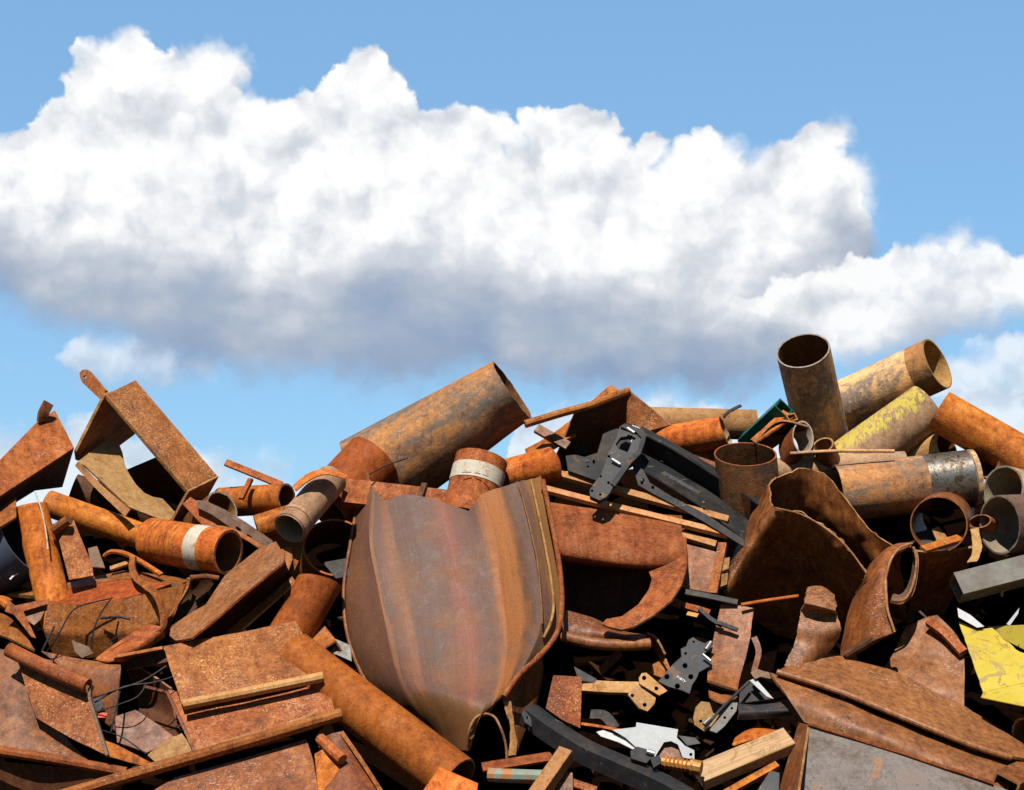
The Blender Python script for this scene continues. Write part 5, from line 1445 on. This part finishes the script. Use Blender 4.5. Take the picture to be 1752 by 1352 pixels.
# black bumper
t = thing('curved_bumper', 'long black curved plastic bumper bar at the bottom centre', 'bumper', (1040, 1340, -0.3))
bp = [(908, 1210, -0.30), (945, 1236, -0.34), (1000, 1272, -0.38), (1060, 1298, -0.40), (1115, 1322, -0.42), (1170, 1350, -0.44), (1230, 1390, -0.46)]
sweep('beam', bp, [(-19, 0), (-8, 4), (8, 4), (19, 0), (19, -30), (-19, -30)], 'black', par=t, face=(0.30, -0.42, 0.85), n=36, edge='rubber', wob=0.004)
poly('end_cap', [(896, 1213), (908, 1228), (910, 1244), (898, 1236), (893, 1222)], 'rubber', par=t, o=-0.36, th=0.01, edge='rubber', holes=[circ(902, 1228, 2, 3, n=8)])
poly('clip', [(1078, 1285), (1090, 1277), (1116, 1284), (1120, 1292), (1106, 1306), (1080, 1298)], 'black', par=t, o=-0.46, th=0.03, edge='rubber')
poly('clip', [(1112, 1296), (1128, 1292), (1132, 1306), (1118, 1314)], 'black', par=t, o=-0.47, th=0.03, edge='rubber')
rod('pin', [P(1107, 1286, -0.47), P(1120, 1290, -0.47)], 5, 'bolt', par=t)

t = thing('threaded_bolt', 'short brass coloured threaded bolt beside the pale timber like bar', 'bolt', (1170, 1318, -0.3))
rod('shank', [P(1132, 1304, -0.36), P(1182, 1312, -0.38)], 10, 'brass', par=t)
for q in range(6):
    rod('thread', [P(1138 + q * 7, 1305 + q * 1.1, -0.362 - q * 0.003), P(1141 + q * 7, 1305.5 + q * 1.1, -0.363 - q * 0.003)], 11.6, 'orange', par=t)
rod('head', [P(1184, 1312, -0.38), P(1200, 1315, -0.39)], 13, 'brass', par=t)
rod('washer', [P(1180, 1311.5, -0.38), P(1184, 1312, -0.38)], 15, 'brass', par=t)

sweep('timber_bar', [(1196, 1322, -0.28), (1350, 1258, -0.30)], [(-21, 0), (21, 0), (21, -24), (-21, -24)], 'timber', 'broad pale tan timber like bar with rust stains beside the grey faced box', 'bar', face=(0.0, -0.66, 0.75), edge='timber', bev=0.004, jag=0.01)
sweep('flat_bar', [(1230, 1362, -0.3), (1330, 1306, -0.28)], prof_bar(12, 10), 'orange', 'thin orange bar lying along the lower side of the pale timber like bar', 'bar')
patch('curled_scrap', [[(1258, 1262, -0.05), (1290, 1244, -0.05), (1330, 1248, -0.05)], [(1254, 1275, -0.16), (1290, 1262, -0.2), (1328, 1258, -0.14)], [(1280, 1284, -0.1), (1300, 1276, -0.12), (1320, 1266, -0.1)]], 'orange', 'curled bright orange scrap above the pale timber like bar', 'scrap', th=0.008, jag=0.008)
poly('grey_offcut', [(1296, 1352), (1318, 1318), (1334, 1322), (1332, 1380), (1300, 1380)], 'slate', 'grey offcut at the bottom edge beside the grey faced box', 'plate', o=-0.36)
# latch and black bracket
t = thing('latch', 'greasy metal latch assembly with springs below the wet looking brown plate', 'latch', (1225, 1245, -0.1))
poly('body', [(1190, 1210), (1200, 1200), (1214, 1202), (1220, 1220), (1232, 1224), (1222, 1240), (1206, 1252), (1188, 1240), (1186, 1228)], 'tan', par=t, o=-0.12, th=0.02, edge='charcoal', holes=[circ(1199, 1234, 3, n=8)])
poly('cover', [(1214, 1250), (1232, 1220), (1250, 1203), (1262, 1202), (1260, 1216), (1240, 1242), (1226, 1254)], 'steelbar', par=t, o=-0.14, th=0.02, edge='charcoal', holes=[circ(1240, 1228, 2.6, n=8), circ(1252, 1212, 2.4, n=8)])
rod('spring_pin', [P(1204, 1240, -0.18), P(1215, 1230, -0.18)], 3.5, 'bolt', par=t)
rod('lever', [P(1205, 1248, -0.16), P(1232, 1215, -0.17), P(1282, 1166, -0.12)], 2.6, 'charcoal', par=t)
t = thing('black_bracket', 'black folded bracket with bright sheared edges left of the twisted sheet', 'bracket', (1310, 1250, -0.1))
patch('arm', [[(1262, 1204, -0.12), (1300, 1206, -0.12), (1345, 1200, -0.12)], [(1264, 1218, -0.18), (1302, 1216, -0.18), (1350, 1214, -0.18)], [(1262, 1232, -0.14), (1304, 1230, -0.14), (1356, 1224, -0.14)]], 'charcoal', par=t, th=0.01)
poly('upright', [(1252, 1200), (1284, 1164), (1306, 1176), (1320, 1196), (1262, 1204)], 'black', par=t, o=-0.04, th=0.01, edge='alu')
poly('bright_flange', [(1282, 1164), (1292, 1160), (1324, 1196), (1312, 1192)], 'alu', par=t, o=-0.12, th=0.006, edge='alu')
poly('shard', [(1284, 1150), (1296, 1144), (1316, 1150), (1322, 1162), (1302, 1158), (1292, 1162)], 'mill', 'pale ragged shard poking out at the tip of the twisted sheet', 'shard', o=-0.14, th=0.006, jag=1.5)
sweep('brown_strip', [(1290, 1090, -0.02), (1298, 1115, -0.03), (1290, 1148, -0.06)], prof_bar(10, 6), 'brown', 'narrow brown strip hanging right of the wet looking plate', 'strip', n=8)
patch('wet_scrap', [[(1212, 1180, -0.06), (1236, 1188, -0.08), (1262, 1184, -0.06)], [(1214, 1192, -0.12), (1238, 1202, -0.14), (1260, 1196, -0.12)]], 'wet', 'curved wet rust scrap under the wet looking brown plate', 'scrap', th=0.01, jag=0.006)

# bars at the bottom centre
sweep('flat_bar', [(908, 1366, -0.46), (968, 1280, -0.44)], [(-13, 0), (13, 0), (13, -26), (-13, -26)], 'palebar', 'tan square bar standing diagonally in front of the black curved bumper', 'bar', edge='palebar', bev=0.003)
rod('pipe', [P(836, 1326, -0.3), P(880, 1328, -0.32), P(940, 1330, -0.3)], 12, 'turquoise', 'thin pipe with flaking turquoise paint at the bottom centre', 'pipe')
sweep('angle_iron', [(825, 1312, -0.26), (944, 1293, -0.26)], prof_angle(22, 18, 5), 'red', 'red angle iron lying above the thin turquoise pipe', 'angle iron', face=(0, -0.6, 0.8))
poly('rusty_plate', [(930, 1340), (962, 1318), (980, 1322), (982, 1400), (930, 1400)], 'brown', 'brown plate under the tan square bar at the bottom edge', 'plate', o=-0.34)
poly('rusty_plate', [(714, 1366), (752, 1312), (818, 1340), (812, 1400), (714, 1400)], 'orange', 'orange plate corner covering the lower end of the long diagonal pipe', 'plate', o=-0.40, th=0.018)
sweep('flat_bar', [(978, 1338, -0.3), (1020, 1352, -0.3)], prof_bar(14, 8), 'red', 'short red bar end under the black curved bumper', 'bar')

# ------------------------------------------------------------------ lower left
pipe('pipe', (500, 1122, -0.12), (782, 1338, -0.22), 43, 'amber', 'long amber rust pipe with dark stains lying diagonally under the big plate', rim='bore_pale', wob=0.002)
pipe('pipe', (547, 996, -0.02), (478, 1120), 38, 'amber', 'leaning amber rust pipe with closed looking top left of the big plate', k=-0.35, cut0=(0.25, 1.0))
t = thing('channel', 'broad tan faced channel with rounded end lying diagonally left of the leaning pipe', 'channel', (390, 1080, -0.1))
poly('top_flange', [(290, 1078), (294, 1070), (330, 1046), (352, 1034), (384, 985), (440, 940), (472, 926), (486, 950), (484, 962), (424, 1010), (360, 1066), (326, 1092), (300, 1096), (290, 1088)], 'dusk', par=t, ref=[(300, 1085, -0.16), (472, 930, -0.14), (424, 1010, -0.30)], th=0.016, edge='red')
poly('web', [(326, 1094), (486, 962), (500, 985), (360, 1108)], 'umber', par=t, ref=[(326, 1092, -0.24), (486, 960, -0.24), (500, 990, 0.10)], th=0.012)
poly('lower_flange', [(372, 1094), (388, 1080), (500, 986), (506, 996), (420, 1072), (396, 1092)], 'red', par=t, ref=[(385, 1085, -0.06), (500, 988, -0.04), (410, 1080, -0.10)], th=0.012)
boxtube('square_tube', (562, 1104, -0.1), (540, 1075, 0.1), 30, 24, 3, 'red', 'small red square tube end between the leaning pipe and the big plate', 'square tube')
poly('grey_offcut', [(572, 1092), (600, 1104), (602, 1132), (566, 1116)], 'steelbar', 'grey steel offcut behind the left edge of the big plate', 'plate', o=-0.04)

# tray
t = thing('tray', 'open rusty tray with orange inside and bent rim, left side', 'tray', (190, 1110, 0.0))
patch('back_wall', [[(12, 1016, 0.16), (110, 998, 0.14), (214, 976, 0.12), (326, 990, 0.12)], [(66, 1020, 0.06), (130, 1004, 0.04), (214, 990, 0.02), (312, 998, 0.02)]], 'brown', par=t, th=0.022, lin='u')
patch('floor', [[(66, 1020, 0.06), (130, 1005, 0.05), (212, 990, 0.04), (300, 996, 0.04)], [(84, 1030, -0.06), (150, 1036, -0.07), (210, 1024, -0.08), (256, 1012, -0.06)]], 'amber', par=t, th=0.012)
patch('front_wall', [[(82, 1030, -0.08), (150, 1035, -0.1), (240, 1018, -0.1), (318, 998, -0.06)], [(75, 1080, -0.02), (150, 1088, 0.0), (240, 1080, 0.0), (300, 1050, 0.0)], [(90, 1120, 0.12), (150, 1126, 0.12), (240, 1116, 0.12), (285, 1090, 0.12)]], 'red', par=t, th=0.018, lin='uv')
poly('rim_flange', [(14, 1026), (26, 1036), (84, 1024), (86, 1032), (40, 1046), (62, 1092), (54, 1090), (24, 1052), (8, 1046)], 'red', par=t, o=-0.06, th=0.01)
poly('side_flap', [(22, 1044), (84, 1028), (70, 1060), (58, 1070)], 'brown', par=t, o=-0.02, th=0.01)
t = thing('bent_flange', 'brown upturned flange piece with curled hook top right of the tray', 'flange', (330, 1040, -0.05))
patch('web', [[(326, 986, -0.06), (350, 984, -0.04), (374, 986, -0.02)], [(310, 1020, 0.06), (330, 1020, 0.06), (350, 1022, 0.06)], [(285, 1056, 0.1), (300, 1060, 0.1), (320, 1062, 0.1)]], 'umber', par=t, th=0.012)
rod('rolled_edge', [P(326, 990, -0.10), P(350, 987, -0.08), P(374, 990, -0.06)], 5, 'red', par=t)
sweep('edge_strip', [(322, 990, -0.08), (318, 1008, -0.04), (288, 1054, 0.0)], prof_bar(7, 6), 'red', par=t, n=10)
sweep('hooked_strap', [(227, 952, -0.02), (225, 970, -0.06), (234, 990, -0.12), (256, 1006, -0.16), (270, 1024, -0.19), (277, 1050, -0.2), (276, 1072, -0.2), (262, 1080, -0.18)], prof_bar(11, 6), 'red', 'bent hook shaped strap rising in front of the tray', 'strap', n=36, twist=0.5)
patch('curved_plate', [[(160, 1128, -0.06), (200, 1100, -0.1), (250, 1068, -0.14)], [(186, 1132, -0.14), (230, 1106, -0.18), (278, 1074, -0.2)], [(210, 1134, -0.10), (250, 1112, -0.14), (282, 1090, -0.14)]], 'red', 'curved reddish plate with rounded tip below the hook shaped strap', 'plate', th=0.012)
poly('shard', [(122, 1094), (136, 1100), (152, 1106), (160, 1118), (140, 1126), (128, 1116)], 'mill', 'greenish grey shard lying in front of the tray', 'shard', o=-0.06, th=0.008, jag=1.0)
WG = 'dark wires tangled in the lower left'
for k_, (pts, r, lb) in enumerate((
        ([(80, 1115, -0.08), (95, 1095, -0.15), (120, 1050, -0.2), (140, 1036, -0.2), (190, 1024, -0.18)], 1.9, 'long dark wire arching over the front wall of the tray'),
        ([(156, 1112, -0.14), (160, 1080, -0.2), (172, 1050, -0.22), (192, 1022, -0.2)], 2.0, 'dark wire rising straight in front of the tray'),
        ([(72, 1114, -0.16), (84, 1090, -0.18), (93, 1072, -0.18)], 2.6, 'short thick dark wire at the left foot of the tray'),
        ([(172, 1058, -0.1), (205, 1056, -0.14), (222, 1060, -0.14)], 3.0, 'short dark wire crossing in the middle of the tray front'),
        ([(185, 1100, -0.16), (200, 1090, -0.18), (216, 1086, -0.18)], 1.5, 'fine dark wire curling above the curved reddish plate'),
        ([(160, 1194, -0.26), (200, 1180, -0.28), (244, 1165, -0.28), (284, 1140, -0.24)], 2.0, 'uppermost grey cable strung across the dark hollow'),
        ([(162, 1202, -0.24), (210, 1176, -0.28), (262, 1168, -0.28), (296, 1158, -0.22)], 2.0, 'second grey cable strung across the dark hollow below the uppermost'),
        ([(166, 1218, -0.22), (205, 1205, -0.3), (235, 1192, -0.3), (250, 1172, -0.26)], 1.6, 'slack grey cable sagging across the dark hollow'),
        ([(190, 1252, -0.28), (198, 1215, -0.3), (206, 1180, -0.26)], 2.2, 'kinked black cable hanging upright in the dark hollow'),
        ([(176, 1250, -0.24), (210, 1262, -0.28), (250, 1290, -0.26)], 1.6, 'black wire lying over the tan bottom sheet'))):
    rod('wire', [P(*p) for p in pts], r * 0.72, 'charcoal' if 5 <= k_ <= 7 else 'rubber', lb, 'wire', grp=WG, n=16)
poly('red_scrap', [(166, 1222), (176, 1219), (184, 1220), (180, 1228), (168, 1228)], 'redplastic', 'tiny bright red plastic scrap by the dark hollow', 'scrap', o=-0.2, th=0.004, bev=0)

# sheet piles
t = thing('sheet_pile', 'speckled sheet pile piece with pale lower lip beside the leaning amber pipe', 'sheet pile', (415, 1200, -0.3))
patch('web', [[(279, 1106, -0.20), (390, 1086, -0.20), (506, 1062, -0.20)], [(295, 1155, -0.24), (410, 1134, -0.24), (530, 1108, -0.24)], [(312, 1206, -0.28), (430, 1182, -0.28), (552, 1156, -0.28)]], 'speckled', par=t, th=0.026, lin='uv', jag=0.003)
rod('lip', [P(314, 1206, -0.32), P(430, 1183, -0.32), P(553, 1158, -0.32)], 9, 'palebar', par=t)
poly('back_web', [(196, 1124), (278, 1106), (290, 1132), (216, 1146)], 'umber', par=t, o=-0.02, th=0.012)
sweep('cut_edge', [(194, 1124, -0.16), (278, 1108, -0.19)], prof_bar(6, 6), 'red', par=t)
t = thing('sheet_pile', 'lower sheet pile piece with ragged torch cut lower edge, left of the long pipe', 'sheet pile', (440, 1290, -0.3))
patch('web', [[(288, 1180, -0.12), (420, 1196, -0.20), (560, 1160, -0.22)], [(312, 1240, -0.24), (430, 1225, -0.27), (566, 1190, -0.27)], [(334, 1290, -0.30), (450, 1262, -0.30), (574, 1222, -0.30)]], 'speckled', par=t, th=0.024, jag=0.004)
rod('lip', [P(100, 1364, -0.36), P(240, 1322, -0.36), P(400, 1276, -0.36), P(584, 1222, -0.35)], 11, 'red', par=t)
sweep('torch_cut_bead', [(336, 1286, -0.36), (400, 1266, -0.37), (470, 1248, -0.37), (540, 1222, -0.36)], prof_round(3.6, 8), 'cut', par=t, n=50, wob=0.007)
patch('back_web', [[(210, 1130, 0.02), (250, 1150, 0.05), (292, 1178, 0.0)], [(235, 1200, 0.2), (260, 1210, 0.2), (300, 1230, 0.1)], [(240, 1240, 0.1), (280, 1250, 0.05), (330, 1285, -0.1)]], 'umber', par=t, th=0.012)
sweep('cut_edge', [(246, 1174, -0.12), (286, 1184, -0.2), (310, 1235, -0.26), (334, 1288, -0.3)], prof_bar(5, 6), 'brown', par=t, lin=True)
poly('sheet', [(180, 1400), (300, 1330), (420, 1296), (524, 1264), (536, 1300), (552, 1400)], 'brown', 'smooth brown sheet under the lowest rolled lip at the bottom left', 'sheet', ref=[(300, 1330, -0.28), (524, 1264, -0.26), (400, 1400, -0.40)], th=0.016)
t = thing('sheet_pile', 'stained sheet pile end with hooked upper lip leaning forward at the lower left', 'sheet pile', (120, 1290, -0.3))
patch('web', [[(28, 1124, -0.26), (86, 1156, -0.28), (150, 1186, -0.30)], [(44, 1175, -0.28), (100, 1206, -0.31), (164, 1238, -0.33)], [(62, 1228, -0.28), (120, 1262, -0.30), (182, 1292, -0.32)]], 'speckled', par=t, th=0.018, lin='uv', edge='mill', jag=0.003)
sweep('lip', [(16, 1112, -0.32), (60, 1134, -0.35), (110, 1157, -0.37), (150, 1174, -0.38)], prof_lip(13), 'red', par=t, n=14, edge='mill', face=(0.1, -0.8, 0.6))
sweep('cut_edge', [(156, 1172, -0.36), (152, 1190, -0.36), (166, 1238, -0.37), (183, 1292, -0.36)], prof_bar(5, 8), 'mill', par=t, n=12)
t = thing('sheet_pile', 'smooth brown sheet pile with pale scuffs running off the left edge at the bottom', 'sheet pile', (60, 1320, -0.2))
patch('web', [[(-40, 1100, -0.08), (30, 1118, -0.14), (90, 1130, -0.1)], [(-40, 1180, -0.16), (30, 1200, -0.2), (100, 1240, -0.16)], [(-40, 1276, -0.22), (50, 1290, -0.24), (150, 1300, -0.2)]], 'brown', par=t, th=0.014)
rod('lip', [P(-40, 1278, -0.28), P(20, 1288, -0.3), P(120, 1304, -0.28), P(216, 1322, -0.26)], 9, 'red', par=t)
poly('base_web', [(-40, 1300), (216, 1324), (190, 1400), (-40, 1420)], 'umber', par=t, ref=[(-40, 1300, -0.12), (216, 1324, -0.10), (60, 1400, 0.1)], th=0.012)
patch('brown_plate', [[(70, 1114, 0.0), (140, 1128, -0.06), (206, 1138, -0.1)], [(110, 1150, -0.06), (160, 1156, -0.12), (206, 1150, -0.16)], [(120, 1200, 0.0), (170, 1230, -0.04), (196, 1250, -0.06)]], 'brown', 'brown folded plate with dark round hole behind the leaning sheet pile end', 'plate', th=0.012)
poly('hole_shade', circ(167, 1205, 9, 11, n=16), 'rubber', 'small black disc painted as the dark hole in the brown folded plate', 'painted shade', o=-0.14, th=0.004, bev=0)  # black disc as painted shade of the hole in the plate
poly('sheet', [(252, 1292), (280, 1268), (311, 1254), (336, 1290), (290, 1304), (268, 1306)], 'tan', 'tan rust flaked corner of sheet at the bottom of the dark hollow', 'sheet', o=-0.26, th=0.01, jag=1.5)
poly('sheet', [(178, 1266), (200, 1274), (262, 1306), (250, 1312), (184, 1294)], 'orange', 'orange strip of sheet along the front of the dark hollow', 'sheet', o=-0.29, th=0.01, jag=1.0)
poly('sheet', [(196, 1226), (232, 1214), (272, 1240), (300, 1262), (252, 1288), (200, 1270)], 'brown', 'brown sheet lying in shade in the middle of the dark hollow', 'sheet', o=-0.14, th=0.01)
patch('sheet', [[(-40, 1040, 0.16), (10, 1052, 0.1), (40, 1080, 0.06)], [(-40, 1075, 0.02), (10, 1090, -0.02), (60, 1112, -0.04)]], 'red', 'reddish sheet edge at the far left below the blue drum', 'sheet', th=0.012)
rod('pipe', [P(-40, 1040, 0.12), P(0, 1030, 0.1), P(16, 1036, 0.1)], 11, 'orange', 'slim orange pipe end at the left edge below the blue drum', 'pipe')
t = thing('angle_iron', 'brown angle iron with curled lip at the bottom beside the long amber pipe', 'angle iron', (600, 1340, -0.3))
patch('web', [[(544, 1268, -0.26), (566, 1256, -0.3), (584, 1252, -0.3)], [(548, 1310, -0.3), (590, 1310, -0.34), (620, 1310, -0.3)], [(552, 1380, -0.36), (610, 1370, -0.4), (660, 1365, -0.34)]], 'brown', par=t, th=0.014)
rod('lip', [P(548, 1264, -0.32), P(566, 1282, -0.36), P(586, 1300, -0.38)], 10, 'red', par=t)
sweep('lower_lip', [(584, 1252, -0.32), (620, 1304, -0.34), (656, 1360, -0.36)], prof_bar(7, 8), 'red', par=t)
poly('side_plate', [(538, 1290), (552, 1282), (584, 1310), (576, 1400), (548, 1400)], 'orange', par=t, o=-0.34, th=0.012)
